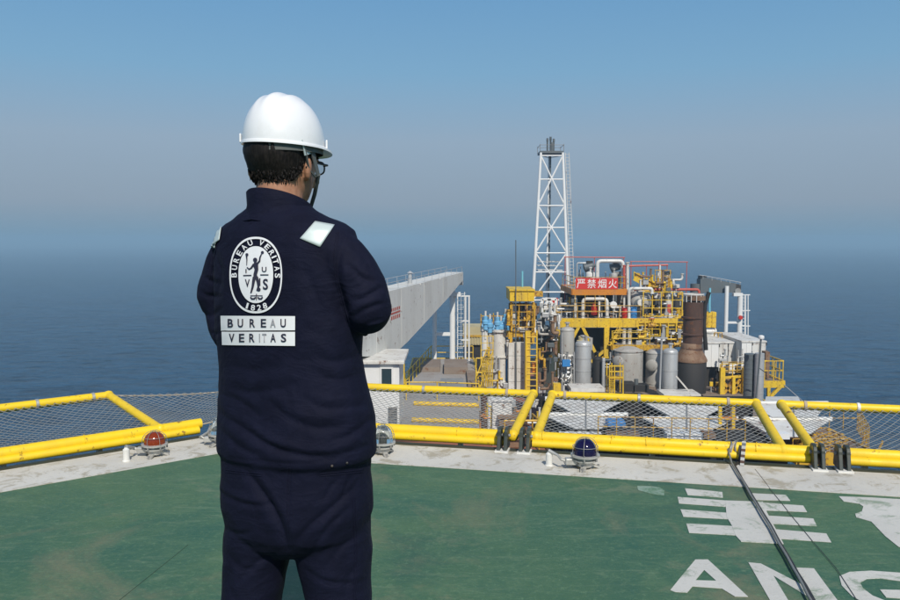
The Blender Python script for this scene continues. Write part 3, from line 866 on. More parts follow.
# ---- folds: pressed into the cloth along drawn crease lines
def proj(co):
    d = co - np.array([[0, 0, EYE]])
    dep = d[:,1]*CP - d[:,2]*SP
    up_ = d[:,1]*SP + d[:,2]*CP
    return np.stack([450 + F*d[:,0]/dep, 300 - F*up_/dep], 1)
n = len(cov.vertices)
co = np.empty(n*3); cov.vertices.foreach_get('co', co); co = co.reshape(-1, 3)
no = np.empty(n*3); cov.vertex_normals.foreach_get('vector', no); no = no.reshape(-1, 3)
px = proj(co)
view = co - np.array([[0, 0, EYE]]); view /= np.linalg.norm(view, axis=1, keepdims=True)
fac = np.clip((-(view*no).sum(1) + 0.15) / 0.4, 0, 1)
disp = np.zeros(n)
def seg_dist(p, pts):
    best = np.full(len(p), 1e9); tt = np.zeros(len(p)); L = 0
    ls = [math.dist(pts[i], pts[i+1]) for i in range(len(pts)-1)]; tot = sum(ls)
    sgn = np.zeros(len(p))
    for i in range(len(pts)-1):
        a = np.array(pts[i]); b_ = np.array(pts[i+1]); ab = b_ - a
        t = np.clip(((p - a) @ ab) / (ab @ ab), 0, 1)
        q = a + t[:,None]*ab; dd = np.linalg.norm(p - q, axis=1)
        k = dd < best
        cr = ab[0]*(p[:,1]-a[1]) - ab[1]*(p[:,0]-a[0])
        best[k] = dd[k]; tt[k] = (L + t[k]*ls[i]) / tot; sgn[k] = np.sign(cr[k])
        L += ls[i]
    return best, tt, sgn
def crease(pts, w_, amp, ridge=0.55):
    """valley along pts with a soft ridge on its upper side, tapering to both ends"""
    global disp
    pts2 = []
    for i in range(len(pts)-1):
        p0 = np.array(pts[max(i-1,0)]); p1 = np.array(pts[i]); p2 = np.array(pts[i+1]); p3 = np.array(pts[min(i+2,len(pts)-1)])
        for k in range(5):
            t = k/5
            pts2.append(tuple(0.5*((2*p1)+(p2-p0)*t+(2*p0-5*p1+4*p2-p3)*t*t+(-p0+3*p1-3*p2+p3)*t**3)))
    pts2.append(tuple(pts[-1]))
    d, t, s = seg_dist(px, pts2)
    tap = np.clip(np.sin(np.pi*np.clip(t,0.001,0.999)), 0, 1)**0.6
    sd = d*s
    disp += amp*tap*fac*(-np.exp(-(np.abs(sd)/(0.75*w_))**1.25) + ridge*np.exp(-(np.abs(sd + 1.7*w_)/(1.25*w_))**1.3) + ridge*0.35*np.exp(-((sd - 1.7*w_)/(1.2*w_))**2))
mm_ = 0.00068
# jacket blouse over the waist
crease([(214,409),(245,430),(279,450),(329,457),(374,444)], 4.0, 11*mm_, .8)
crease([(215,392),(240,402),(262,418)], 4, 7*mm_)
crease([(218,386),(255,392),(300,384)], 6, 7*mm_)
crease([(214,425),(240,447),(268,462)], 4, 6*mm_)
crease([(268,400),(290,418),(318,428),(350,424)], 5, 7*mm_)
crease([(300,398),(330,409),(372,404)], 5, 7*mm_)
crease([(310,372),(340,380),(366,372)], 5, 5*mm_)
crease([(228,362),(250,370),(285,366)], 6, 5*mm_)
crease([(372,418),(352,434),(330,441)], 3.5, 7*mm_)
crease([(310,352),(335,362),(362,352)], 5, 4*mm_)
# seat and trousers
crease([(216,490),(236,501),(258,506),(272,503)], 3, 7*mm_, .8)
crease([(246,470),(264,496),(279,522),(289,552)], 5, 18*mm_, .45)
crease([(360,482),(334,506),(306,530),(291,552)], 4, 10*mm_, .5)
crease([(216,456),(255,461),(300,463),(340,459),(373,452)], 1.8, 4*mm_, .4)
crease([(350,506),(326,530),(308,560)], 3, 5*mm_, .5)
crease([(366,530),(340,548),(322,575)], 3.5, 5*mm_, .5)
crease([(219,527),(238,534),(254,530)], 3, 5*mm_, .7)
crease([(282,552),(258,562),(232,588)], 3.5, 6*mm_, .6)
crease([(226,548),(238,566),(262,572)], 4, 4*mm_, .5)
crease([(232,566),(228,584),(236,605)], 4, 5*mm_, .5)
crease([(300,566),(322,580),(350,584),(368,579)], 3, 5*mm_, .7)
crease([(364,560),(350,576),(344,604)], 4, 5*mm_, .5)
crease([(340,478),(330,488),(324,502)], 2.5, 4*mm_, .6)
crease([(354,474),(346,486),(342,500)], 2.5, 4*mm_, .6)
crease([(290,468),(289,500),(289,540)], 2.0, 3*mm_, 0.4)
# back and shoulders
crease([(300,262),(318,300),(326,338)], 7, 6*mm_)
crease([(345,236),(338,262),(340,290),(352,326)], 4, 9*mm_, 0.6)
crease([(212,248),(220,272),(216,300)], 4, 8*mm_, 0.6)
crease([(332,345),(316,332),(300,330)], 5, 4*mm_)
crease([(300,206),(270,213),(244,212)], 3, 3*mm_, 0.6)
# sleeve: folds fan out from the bent elbow and the armpit
crease([(346,262),(360,276),(378,284)], 3, 8*mm_)
crease([(350,300),(364,298),(384,286)], 3, 9*mm_)
crease([(352,318),(368,308),(390,302)], 3, 9*mm_)
crease([(356,330),(372,322),(386,318)], 2.5, 4*mm_)
crease([(352,246),(364,256),(372,270)], 3.5, 4*mm_)
crease([(200,272),(209,280),(222,284)], 2.5, 5*mm_); crease([(199,290),(209,296),(224,296)], 2.5, 6*mm_); crease([(203,312),(211,316),(224,306)], 2.5, 5*mm_); crease([(208,330),(216,334),(228,326)], 2.5, 4*mm_)
# finer all-round rumple, calmer where the print lies flat
cal = 1 - 0.85*np.exp(-(((px[:,0]-256)/56)**4 + ((px[:,1]-290)/68)**4))
rum = np.empty(n)
for i in range(n):
    x, y, z = co[i]
    q = Vector((x*6 + z*2.5, y*6, z*7 - x*3))
    q += Vector((noise.noise(q*0.8), noise.noise(q*0.8 + Vector((7,3,1))), noise.noise(q*0.8 + Vector((1,9,4)))))*0.6
    rum[i] = (0.42 - abs(noise.noise(q)))*1.2 + 0.5*(0.4 - abs(noise.noise(q*2.3)))
disp += rum * 0.0042 * cal - 0.0012
# keep the drawn outline: press folds mostly inward near the edge of the figure
co = co + no * disp[:,None]
cov.vertices.foreach_set('co', co.reshape(-1)); cov.update()
bvh = BVHTree.FromPolygons([tuple(v) for v in co], [tuple(p.vertices) for p in cov.polygons])
cov.transform(Matrix.Translation(-man.location))
suit = link('coverall', cov, 'navy_cloth', None); suit.parent = man
sm = suit.modifiers.new('smooth', 'SMOOTH'); sm.factor = 0.3; sm.iterations = 1

EYEV = Vector((0, 0, EYE))
def cast(x, y, off):
    d = ray(x, y).normalized()
    h, nn, _, _ = bvh.ray_cast(EYEV, d)
    if h is None:
        h, nn, _, _ = bvh.find_nearest(P(x, y, MY))
    if nn.dot(d) > 0: nn = -nn
    # average the normal so small prints lie smoothly
    return h + (nn*0.4 - d*0.6).normalized() * off

# collar ----------------------------------------------------------------------
nc = Vector((mx(281), MY + 0.005, 0))
rings_o, rings_i = [], []
prof = [(0.0, .097), (.3, .086), (.65, .080), (1.0, .0815)]
def collar_pt(t, u, r, th):
    a = 2*math.pi*t
    dirn = TR*math.cos(a) + TF*math.sin(a)
    back = -math.sin(a)
    zt = 1.527 + .026*back; zb = 1.462 + .008*back - .012*abs(math.cos(a))
    return nc + dirn*(r - th) + UP*(zb + (zt - zb)*u) 
nn_ = 48
rings = [[collar_pt(k/nn_, u, r, 0) for k in range(nn_)] for u, r in prof]
rings += [[collar_pt(k/nn_, 1.04, .0785, 0) for k in range(nn_)]]
rings += [[collar_pt(k/nn_, u, r, .007) for k in range(nn_)] for u, r in reversed(prof)]
mb = MB(); mb.ring_loft(rings, False, True)
mb.build('collar', 'navy_cloth', man, smooth=60)
mb = MB()
ring = [collar_pt(k/nn_, .12, .0955, 0) for k in range(nn_)]
mb.tube(ring, .0022, 5, closed=True); mb.build('collar_seam', 'navy_cloth', man, smooth=True)

# cuffs, boots ------------------------------------------------------------------
for e_, w_ in ((elR, wrR), (elL, wrL)):
    d = (w_ - e_).normalized()
    MB().lathe(w_ + d*.005, [(.040,0),(.046,.004),(.046,.045),(.042,.05),(.036,.05),(.034,.0)], axis=d, n=24).build('cuff', 'navy_cloth', man, smooth=True)
for a_, sg in ((anL, -1), (anR, 1)):
    f = (TF + Vector((sg*.25 - .2, 0, 0))).normalized(); r_ = Vector((f.y, -f.x, 0))
    mb = MB()
    rr = []
    for s_, w2, h_ in ((-.075,.030,.07),(-.06,.040,.10),(-.02,.044,.13),(.03,.045,.12),(.08,.048,.085),(.14,.050,.066),(.19,.044,.055),(.215,.026,.035)):
        c0 = Vector((a_.x, a_.y, 0)) + f*s_
        rr.append([c0 + r_*(w2*math.cos(t)) + UP*(max(0, math.sin(t))*(h_-.03) + .03 if math.sin(t) > 0 else .03 + .027*math.sin(t)) for t in [2*math.pi*k/20 for k in range(20)]])
    mb.ring_loft(rr); bt = mb.build('boot', 'boot_black', man, smooth=True)
    mb = MB(); mb.sheet([Vector((a_.x, a_.y, 0)) + f*s_ + r_*w2 + UP*.001 for s_, w2 in ((-.078,-.03),(-.05,-.045),(.05,-.05),(.14,-.055),(.21,-.035),(.225,0),(.21,.035),(.14,.055),(.05,.05),(-.05,.045),(-.078,.03))], UP*.018)
    mb.build('sole', 'cable_black', bt)

# hair ----------------------------------------------------------------------------
def head_r(z, phi):
    """distance of the scalp from the head axis at height z, phi from the back (0) to the front (pi)"""
    zs = [h[0] for h in HEAD]
    a_ = np.interp(z, zs, [h[1] for h in HEAD]); f_ = np.interp(z, zs, [h[2] for h in HEAD]); b_ = np.interp(z, zs, [h[3] for h in HEAD])
    x = math.sin(phi); y = -math.cos(phi)
    d = f_ if y > 0 else b_
    return 1 / math.sqrt((x/max(a_, .01))**2 + (y/max(d, .01))**2)
def zlow(phi):
    a_ = abs(phi) if abs(phi) < math.pi else 2*math.pi - abs(phi)
    return float(np.interp(math.degrees(a_), [0, 35, 55, 68, 80, 98, 104, 120, 180], [1.556, 1.562, 1.576, 1.598, 1.632, 1.636, 1.615, 1.660, 1.680]))
rows, cols = 26, 96
rings = []
for i in range(rows):
    t = i / (rows - 1); ring = []
    for k in range(cols):
        phi = 2*math.pi*k/cols - math.pi
        z0 = zlow(phi) + 0.004*noise.noise(Vector((phi*9, 0, 3)))
        z = z0 + (1.738 - z0)*t
        th = .0015 + .0125*min(1, t*2.6) + .0035*noise.noise(Vector((phi*14, z*30, 0))) + .002*noise.noise(Vector((phi*40, z*26, 5)))
        r = head_r(min(z, 1.7325), phi) + th
        if z > 1.72: r *= max(0.06, 1 - ((z-1.72)/.018)**2*.9)
        ring.append(hc + (HR*math.sin(phi) - HF*math.cos(phi))*r + UP*(z + (.008*t)))
    rings.append(ring)
mb = MB(); mb.ring_loft(rings, True)
hair = mb.build('hair', 'black_hair', man, smooth=80)
mb = MB()
rnd = random.Random(3)
for q in range(700):
    phi = rnd.uniform(-1.75, 1.75)
    z = zlow(phi) + rnd.uniform(.004, .040)
    r = head_r(z, phi) + rnd.uniform(.002, .006) + .06*(z - zlow(phi))
    p0 = hc + (HR*math.sin(phi) - HF*math.cos(phi))*r + UP*z
    dn = (-UP*1.0 + (HR*math.sin(phi) - HF*math.cos(phi))*rnd.uniform(-.25, .22) + Vector((rnd.uniform(-.35,.35), rnd.uniform(-.35,.35), 0))).normalized()
    L = rnd.uniform(.005, .012)
    mb.tube([p0, p0 + dn*L*.55, p0 + dn*L - (HR*math.sin(phi) - HF*math.cos(phi))*.002], [.0013, .0010, .0003], 3, caps=False)
tag(mb.build('hair_tufts', 'black_hair', hair), kind='stuff')

# eyes, brows and glasses --------------------------------------------------------
paint('eye_white', (0.6, 0.58, 0.55), 0.3); paint('iris', (0.02, 0.012, 0.008), 0.2)
for sg in (-1, 1):
    mb = MB(); blob(mb, hc + HR*(sg*.031) + HF*.0875 + UP*1.617, (HR*.013, HF*.006, UP*.0065)); e_ = mb.build('eye', 'eye_white', man, smooth=True)
    mb = MB(); blob(mb, hc + HR*(sg*.031) + HF*.0915 + UP*1.617, (HR*.0055, HF*.003, UP*.0055)); mb.build('iris', 'iris', e_, smooth=True)
    MB().tube([hc + HR*(sg*.014) + HF*.097 + UP*1.638, hc + HR*(sg*.033) + HF*.095 + UP*1.643, hc + HR*(sg*.052) + HF*.082 + UP*1.638], .0035, 5).build('eyebrow', 'black_hair', man, smooth=True)
gl = MB()
gm = 'cable_black'
spec = None
for sg in (-1, 1):
    c0 = hc + HR*(sg*.034) + HF*.104 + UP*1.615
    loop = [c0 + HR*(.026*math.copysign(abs(math.cos(t))**.7, math.cos(t))) + UP*(.017*math.copysign(abs(math.sin(t))**.7, math.sin(t))) - HF*(.10*(sg*.034 + .026*math.cos(t))**2*8) for t in [2*math.pi*k/24 for k in range(24)]]
    gl.tube(loop, .0022, 6, closed=True)
    gl.tube([hc + HR*(sg*.059) + HF*.099 + UP*1.620, hc + HR*(sg*.077) + HF*.085 + UP*1.620, hc + HR*(sg*.083) + HF*.02 + UP*1.620, hc + HR*(sg*.083) - HF*.014 + UP*1.618, hc + HR*(sg*.082) - HF*.030 + UP*1.605], [.0022, .0026, .0024, .0022, .0018], 6)
gl.tube([hc - HR*.009 + HF*.104 + UP*1.619, hc + HF*.107 + UP*1.622, hc + HR*.009 + HF*.104 + UP*1.619], .002, 6)
spec = gl.build('glasses', gm, man, smooth=True)
glass('lens_glass', (0.75, 0.8, 0.82), 0.03, trans=1.0)
for sg in (-1, 1):
    c0 = hc + HR*(sg*.034) + HF*.104 + UP*1.615
    loop = [c0 + HR*(.025*math.copysign(abs(math.cos(t))**.7, math.cos(t))) + UP*(.016*math.copysign(abs(math.sin(t))**.7, math.sin(t))) - HF*.003 for t in [2*math.pi*k/24 for k in range(24)]]
    MB().sheet(loop, HF*.0015).build('lens', 'lens_glass', spec)

# hard hat -------------------------------------------------------------------------
hx = Vector((mx(286), MY + 0.008, 0))
RZ = 1.6625
tilt = Vector((-0.055, -0.03, 1)).normalized()       # leans a little so that the rim drops to the right
def hat_pt(phi, u, grow=0.0):
    """phi from the front, u 0 rim to 1 crown"""
    x, y = math.sin(phi), math.cos(phi)
    A_, B_ = .0965 + grow, .112 + grow
    e = math.pi/2*u
    k = max(0.0, math.cos(e)) ** 0.80 if u < 1 else 0.0
    z = .124*math.sin(e) ** 1.0
    lat = x*A_*k; fwd = y*B_*k
    # three raised ribs along the top
    rib = 0.0
    if u > 0.2:
        s1 = math.exp(-(lat/.012)**2)*.0045 + math.exp(-((abs(lat)-.034)/.008)**2)*.003
        rib = s1*min(1, (u-.2)/.35)
    base = hx + HR*lat + HF*fwd + UP*(RZ + z + rib)
    return base + Vector((0,0,1))*0 + UP*(-(HR*lat + HF*fwd).x*0.055)
hat = empty('hard_hat', (0,0,0))
COL.objects.unlink(hat); bpy.data.objects.remove(hat)
cols, rows = 72, 26
outer = [[hat_pt(2*math.pi*k/cols, 0.985*(i/(rows-1))) for k in range(cols)] for i in range(rows)]
innr = [[hat_pt(2*math.pi*k/cols, 0.985*(i/(rows-1)), -.0035) - UP*.0035*(i/(rows-1)) for k in range(cols)] for i in range(rows)]
mb = MB(); mb.ring_loft(list(reversed(innr)) + outer, True)
hat = mb.build('hard_hat', 'helmet_plastic', man, smooth=50)
# rim flange and front brim
top_, bot_ = [], []
fl = []
for k in range(cols):
    phi = 2*math.pi*k/cols
    fr = max(0, math.cos(phi))
    wd = .005 + .032*fr**1.6
    p_in = hat_pt(phi, 0.012, -.002); d = (HR*math.sin(phi) + HF*math.cos(phi)).normalized()
    q = p_in + d*wd - UP*(.004 + .012*fr**1.6)
    fl.append((p_in, q))
rings = [[a_ + UP*.004 for a_, q in fl], [q + UP*.0025 for a_, q in fl], [q - UP*.0025 for a_, q in fl], [a_ - UP*.004 for a_, q in fl]]
mb = MB(); mb.ring_loft(rings, False, True)
mb.build('brim', 'helmet_plastic', hat, smooth=50)
for sg in (-1, 1):
    for dphi in (0.0,):
        phi = math.radians(62 if sg > 0 else -118)
        p_in = hat_pt(phi, .06, .002); d = (HR*math.sin(phi) + HF*math.cos(phi)).normalized(); tn = Vector((-d.y, d.x, 0))
        MB().obox if False else None
        MB().sheet([p_in + tn*.014 - UP*.012, p_in - tn*.014 - UP*.012, p_in - tn*.013 + UP*.010, p_in + tn*.013 + UP*.010], d*.005).build('accessory_slot', 'helmet_plastic', hat, bevel=.002)
# back left tab seen at the rim
phi = math.radians(180+42)
p_in = hat_pt(phi, .06, .001); d = (HR*math.sin(phi) + HF*math.cos(phi)).normalized(); tn = Vector((-d.y, d.x, 0))
# head band, cradle webbing and chin strap
band = [[hx + (HR*math.sin(t)*.0915 + HF*math.cos(t)*.1065) + UP*(RZ - dz) for t in [2*math.pi*k/48 for k in range(48)]] for dz in (.020, -.006)]
mb = MB(); mb.ring_loft(band, False); mb.build('head_band', 'strap_grey', hat, smooth=True)
q0 = hc + HR*.079 + UP*0
def side(fw, z, off=.0): return hc + HR*(.0865 + off) + HF*fw + UP*z
MB().sheet([side(-.058, 1.668), side(.000, 1.668), side(-.008, 1.641), side(-.045, 1.632)], HR*.002).build('reflective_web', 'reflective_tape', hat)
MB().sheet([side(-.035, 1.670, .003), side(-.017, 1.670, .003), side(.026, 1.590, .000), side(.012, 1.586, .000)], HR*.0025).build('chin_strap', 'strap_grey', hat)
MB().tube([side(.020, 1.592, .001), hc + HR*.062 + HF*.045 + UP*1.545, hc + HR*.03 + HF*.075 + UP*1.506, hc - HR*.03 + HF*.075 + UP*1.506, hc - HR*.062 + HF*.045 + UP*1.545, hc - HR*.086 + HF*.0 + UP*1.66], .0055, 6).build('chin_strap', 'strap_grey', hat, smooth=True)
MB().tube([side(-.050, 1.662, .002), side(-.020, 1.600, -.002), side(.008, 1.585, 0)], .0028, 6).build('ear_strap', 'strap_grey', hat, smooth=True)

# prints on the back ---------------------------------------------------------------
def zq(x, y): return (215 + x/4.61, 225 + y/4.61)
def on_back(name, pts, faces, mat, parent, off):
    v3 = [cast(*zq(*p), off) for p in pts]
    me = bpy.data.meshes.new(name)
    me.from_pydata([tuple(v - wloc(parent)) for v in v3], [], faces)
    for p in me.polygons: p.use_smooth = True
    o = link(name, me, mat, None); o.parent = parent
    return o
class P2:
    """flat drawing in print units, later laid on the cloth"""
    def __init__(s): s.v, s.f = [], []
    def grid(s, c, nu, nv):
        b0 = len(s.v)
        for j in range(nv+1):
            for i in range(nu+1):
                u, v = i/nu, j/nv
                a_ = [c[0][k]+(c[1][k]-c[0][k])*u for k in (0,1)]; b_ = [c[3][k]+(c[2][k]-c[3][k])*u for k in (0,1)]
                s.v.append((a_[0]+(b_[0]-a_[0])*v, a_[1]+(b_[1]-a_[1])*v))
        for j in range(nv):
            for i in range(nu):
                q = b0 + j*(nu+1) + i
                s.f.append((q, q+1, q+nu+2, q+nu+1))
    def oval(s, cx, cy, rx, ry, ex=2.3, n=56, rings=6, inner=0.0):
        b0 = len(s.v)
        for j in range(rings+1):
            k_ = inner + (1-inner)*j/rings
            for i in range(n):
                t = 2*math.pi*i/n; ct, st = math.cos(t), math.sin(t)
                s.v.append((cx + math.copysign(abs(ct)**(2/ex), ct)*rx*max(k_, .01), cy + math.copysign(abs(st)**(2/ex), st)*ry*max(k_, .01)))
        for j in range(rings):
            for i in range(n):
                s.f.append((b0+j*n+i, b0+j*n+(i+1) % n, b0+(j+1)*n+(i+1) % n, b0+(j+1)*n+i))
    def stroke(s, pts, w_):
        ws = w_ if isinstance(w_, (list, tuple)) else [w_]*len(pts)
        b0 = len(s.v); m_ = len(pts)
        for i in range(m_):
            a_ = pts[max(i-1,0)]; b_ = pts[min(i+1,m_-1)]
            dx, dy = b_[0]-a_[0], b_[1]-a_[1]; L = math.hypot(dx, dy) or 1
            nx, ny = -dy/L*ws[i]/2, dx/L*ws[i]/2
            s.v += [(pts[i][0]+nx, pts[i][1]+ny), (pts[i][0]-nx, pts[i][1]-ny)]
        for i in range(m_-1):
            q = b0 + 2*i
            s.f.append((q, q+1, q+3, q+2))
    def disc(s, cx, cy, r, n=14):
        b0 = len(s.v)
        s.v += [(cx+r*math.cos(2*math.pi*k/n), cy+r*math.sin(2*math.pi*k/n)) for k in range(n)]
        s.f.append(tuple(range(b0, b0+n)))
    def glyph(s, ch, cx, cy, w_, h_, rot=0.0):
        vs2, fs2 = glyph(ch)
        b0 = len(s.v); c_, s_ = math.cos(rot), math.sin(rot)
        for x, y in vs2:
            x, y = x*w_, -y*h_
            s.v.append((cx + x*c_ - y*s_, cy + x*s_ + y*c_))
        s.f += [tuple(i+b0 for i in f) for f in fs2]
GL = {}
def glyph(ch, bold=0.02):
    """outline of one character as a flat mesh in a unit box centred on the origin"""
    if ch not in GL:
        cu = bpy.data.curves.new('g', 'FONT'); cu.body = ch; cu.offset = bold; cu.resolution_u = 3
        o = bpy.data.objects.new('g', cu); COL.objects.link(o)
        dg = bpy.context.evaluated_depsgraph_get(); dg.update()
        me = bpy.data.meshes.new_from_object(o.evaluated_get(dg))
        vs2 = [(v.co.x, v.co.y) for v in me.vertices]; fs2 = [tuple(p.vertices) for p in me.polygons]
        bpy.data.objects.remove(o); bpy.data.meshes.remove(me)
        x0, x1 = min(v[0] for v in vs2), max(v[0] for v in vs2); y0, y1 = min(v[1] for v in vs2), max(v[1] for v in vs2)
        GL[ch] = ([((x-(x0+x1)/2)/(x1-x0), (y-(y0+y1)/2)/(y1-y0)) for x, y in vs2], fs2)
    return GL[ch]
d = P2(); d.oval(190, 231, 121, 176, 2.25, 72, 2, 0.945); d.oval(190, 229, 80, 131, 2.15, 48, 8)
emb = on_back('back_emblem', d.v, d.f, 'print_white', man, .0035)
def letter(ch, x, y, w_, h_, rot, parent, mat, off):
    d = P2(); d.glyph(ch, x, y, w_, h_, rot)
    on_back('letter', d.v, d.f, mat, parent, off)
# lettering round the oval, spaced by arc length
d = P2()
def ring_pos(deg, rx=100, ry=153):
    t = math.radians(deg); return (190 + rx*math.cos(t), 231 - ry*math.sin(t))
def arc_table(a0, a1):
    ts = np.linspace(a0, a1, 200); pp = np.array([ring_pos(t) for t in ts])
    s_ = np.concatenate([[0], np.cumsum(np.linalg.norm(np.diff(pp, axis=0), axis=1))]); return ts, s_/s_[-1]
for word, a0, a1 in (('BUREAU', 180, 105), ('VERITAS', 75, -1)):
    ts, ss = arc_table(a0, a1)
    ws = {'I': .35}
    tot = sum(ws.get(c_, 1) for c_ in word) - (ws.get(word[0], 1) + ws.get(word[-1], 1))/2; cur = 0
    for i, ch in enumerate(word):
        if i: cur += (ws.get(word[i-1], 1) + ws.get(ch, 1))/2
        tdeg = float(np.interp(cur/tot, ss, ts)); t = math.radians(tdeg)
        x, y = ring_pos(tdeg)
        tx, ty = 100*math.sin(t), 153*math.cos(t)          # reading direction (clockwise)
        letter(ch, x, y, 7 if ch == 'I' else 21, 25, math.atan2(ty, tx), emb, 'print_white', .0035)
for ch, x, y, rot in (('1', 151, 372, .28), ('8', 177, 381, .10), ('2', 205, 381, -.10), ('8', 232, 372, -.28)):
    letter(ch, x, y, 9 if ch == '1' else 19, 27, rot, emb, 'print_white', .0035)
# standing figure and the small signs around it
d = P2()
d.disc(188, 161, 10)
d.stroke([(188,168),(190,185),(194,205),(188,228),(190,246)], [8,24,17,16,22])
d.stroke([(184,240),(180,262),(176,286),(168,314)], [15,13,10,6]); d.stroke([(194,240),(201,262),(203,284),(196,303)], [15,13,10,7])
d.stroke([(196,180),(208,166),(210,150),(217,134)], [9,8,7,5]); d.disc(221, 127, 7)
d.stroke([(182,180),(170,198),(160,204),(150,195)], [9,8,7,5])
d.stroke([(149,186),(150,160),(148,136)], [3,5,9]); d.disc(150, 137, 7)
d.disc(204, 297, 9)
d.stroke([(133,233),(171,232)], 5); d.stroke([(211,230),(249,230)], 5)
d.glyph('U', 229, 205, 22, 24); d.glyph('V', 152, 268, 22, 36); d.glyph('I', 209, 262, 6, 34); d.glyph('S', 235, 273, 24, 50)
d.glyph('I', 146, 212, 5, 18)
d.stroke([(166,326),(222,326)], 4); d.stroke([(194,317),(194,346)], 4)
d.stroke([(166,332),(172,340),(184,340),(190,332)], [6,8,8,6]); d.stroke([(200,332),(206,340),(216,340),(222,332)], [6,8,8,6])
on_back('emblem_figure', d.v, d.f, 'print_navy', emb, .0050)
for corners, word, y in (([(28,418),(370,420),(370,485),(30,487)], 'BUREAU', 452), ([(33,492),(370,492),(370,557),(35,553)], 'VERITAS', 520)):
    d = P2(); d.grid(corners, 20, 5)
    pn = on_back('name_panel', d.v, d.f, 'print_white', man, .0035)
    xs = {'BUREAU': (74,120,175,226,269,316), 'VERITAS': (80,126,173,208,230,270,318)}[word]
    for ch, x in zip(word, xs):
        worn = ch in 'IT' or (ch == 'A' and word == 'BUREAU')
        letter(ch, x, y, {'I': 5, 'T': 20}.get(ch, 25), 39, 0, pn, 'print_worn' if worn else 'print_navy', .0050)
# reflective shoulder patches
def px_patch(name, c, mat, nu=10, nv=10, off=.0025):
    d = P2(); d.grid(c, nu, nv)
    v3 = [cast(x, y, off) for x, y in d.v]
    me = bpy.data.meshes.new(name); me.from_pydata([tuple(v - man.location) for v in v3], [], d.f)
    for p in me.polygons: p.use_smooth = True
    o = link(name, me, mat, None); o.parent = man
    s_ = o.modifiers.new('thick', 'SOLIDIFY'); s_.thickness = .0012; s_.offset = 0
px_patch('reflective_shoulder_patch', [(315,221.5),(334.5,225),(320,247),(300,238.5)], 'reflective_tape')
px_patch('reflective_shoulder_patch', [(214,233),(222,227),(220,240),(210.5,247.5)], 'reflective_tape', off=.005)
for x, y in ((332, 466), (347, 463)):
    q = cast(x, y, .0005); MB().lathe(q, [(.003,0),(.0032,.0008),(.002,.0018),(.0005,.002)], axis=(EYEV - q).normalized(), n=10).build('stud', 'boot_black', man, smooth=True)
# stitched seams
def seam(pts, name='seam', r=.0013, gap=2.2, n_=2):
    q = []
    for i in range(len(pts)-1):
        for k in range(14): q.append((pts[i][0]+(pts[i+1][0]-pts[i][0])*k/14, pts[i][1]+(pts[i+1][1]-pts[i][1])*k/14))
    q.append(pts[-1])
    for w_ in range(n_):
        dx, dy = pts[-1][0]-pts[0][0], pts[-1][1]-pts[0][1]; L = math.hypot(dx, dy)
        ox, oy = -dy/L*gap*w_, dx/L*gap*w_
        MB().tube([cast(x+ox, y+oy, .0004) for x, y in q], r, 5).build(name, 'navy_cloth', man, smooth=True)
seam([(339,232),(336,252),(337,275),(343,300),(350,325)])
seam([(219,240),(214,258),(212,280)])
seam([(290,468),(289,500),(288,540)], name='seat_seam')
seam([(320,474),(362,470)], name='pocket_edge'); seam([(226,470),(262,474)], name='pocket_edge')
seam([(355,500),(357,550),(356,602)], name='side_seam')
# ================================================================ the production platform beyond the helideck
def Px(px, py, Y): return P(px, py, Y)
def railing(pts, label, h=1.05, mat='yellow', r=0.030, group='handrails on the platform', sp=1.6, mid=True, name='handrail', cat='railing'):
    pts = [Vector(p) for p in pts]
    t = thing(name, pts[0], label, cat, group)
    up = Vector((0, 0, 1))
    MB().tube([p + up*h for p in pts], r, 6).build('top_rail', mat, t)
    if mid: MB().tube([p + up*h*0.52 for p in pts], r*0.85, 6).build('mid_rail', mat, t)
    for i in range(len(pts) - 1):
        L = (pts[i+1] - pts[i]).length; n = max(1, round(L / sp))
        for k in range(n + (1 if i == len(pts) - 2 else 0)):
            q = lerp(pts[i], pts[i+1], k / n)
            MB().cyl(q, q + up*h, r, n=6).build('post', mat, t)
    return t
def ladder(p, q, w, label, mat='white_paint', cage=False, side=Vector((1,0,0)), cat='ladder', group=None, rung=0.32, r=0.035):
    p, q = Vector(p), Vector(q)
    t = thing('ladder', p, label, cat, group)
    for s in (-0.5, 0.5):
        MB().bar(p + side*w*s, q + side*w*s, r*1.6, r*1.6, up=(0,1,0)).build('stile', mat, t)
    n = int((q - p).length / rung)
    for k in range(1, n):
        c0 = lerp(p, q, k / n)
        MB().cyl(c0 - side*w*.5, c0 + side*w*.5, r*0.6, n=5).build('rung', mat, t)
    if cage:
        d = (q - p).normalized(); back = Vector((0, -1, 0))
        hoops = [lerp(p, q, f) for f in (0.22, 0.41, 0.60, 0.79, 0.98)]
        for c0 in hoops:
            MB().tube([c0 + side*(w*.62*math.cos(a)) + back*(w*1.1*math.sin(a)) for a in [math.pi*k/8 for k in range(9)]], r*.5, 5).build('cage_hoop', mat, t)
        for a in (math.pi*.25, math.pi*.5, math.pi*.75):
            o_ = side*(w*.62*math.cos(a)) + back*(w*1.1*math.sin(a))
            MB().tube([hoops[0] + o_, hoops[-1] + o_], r*.45, 5).build('cage_strap', mat, t)
    return t
def flange(c0, ax, r, t, mat):
    MB().lathe(Vector(c0) - Vector(ax).normalized()*r*.25, [(r*.9,0),(r*1.45,.001),(r*1.45,r*.5),(r*.9,r*.501)], axis=ax, n=12).build('flange', mat, t, smooth=True)
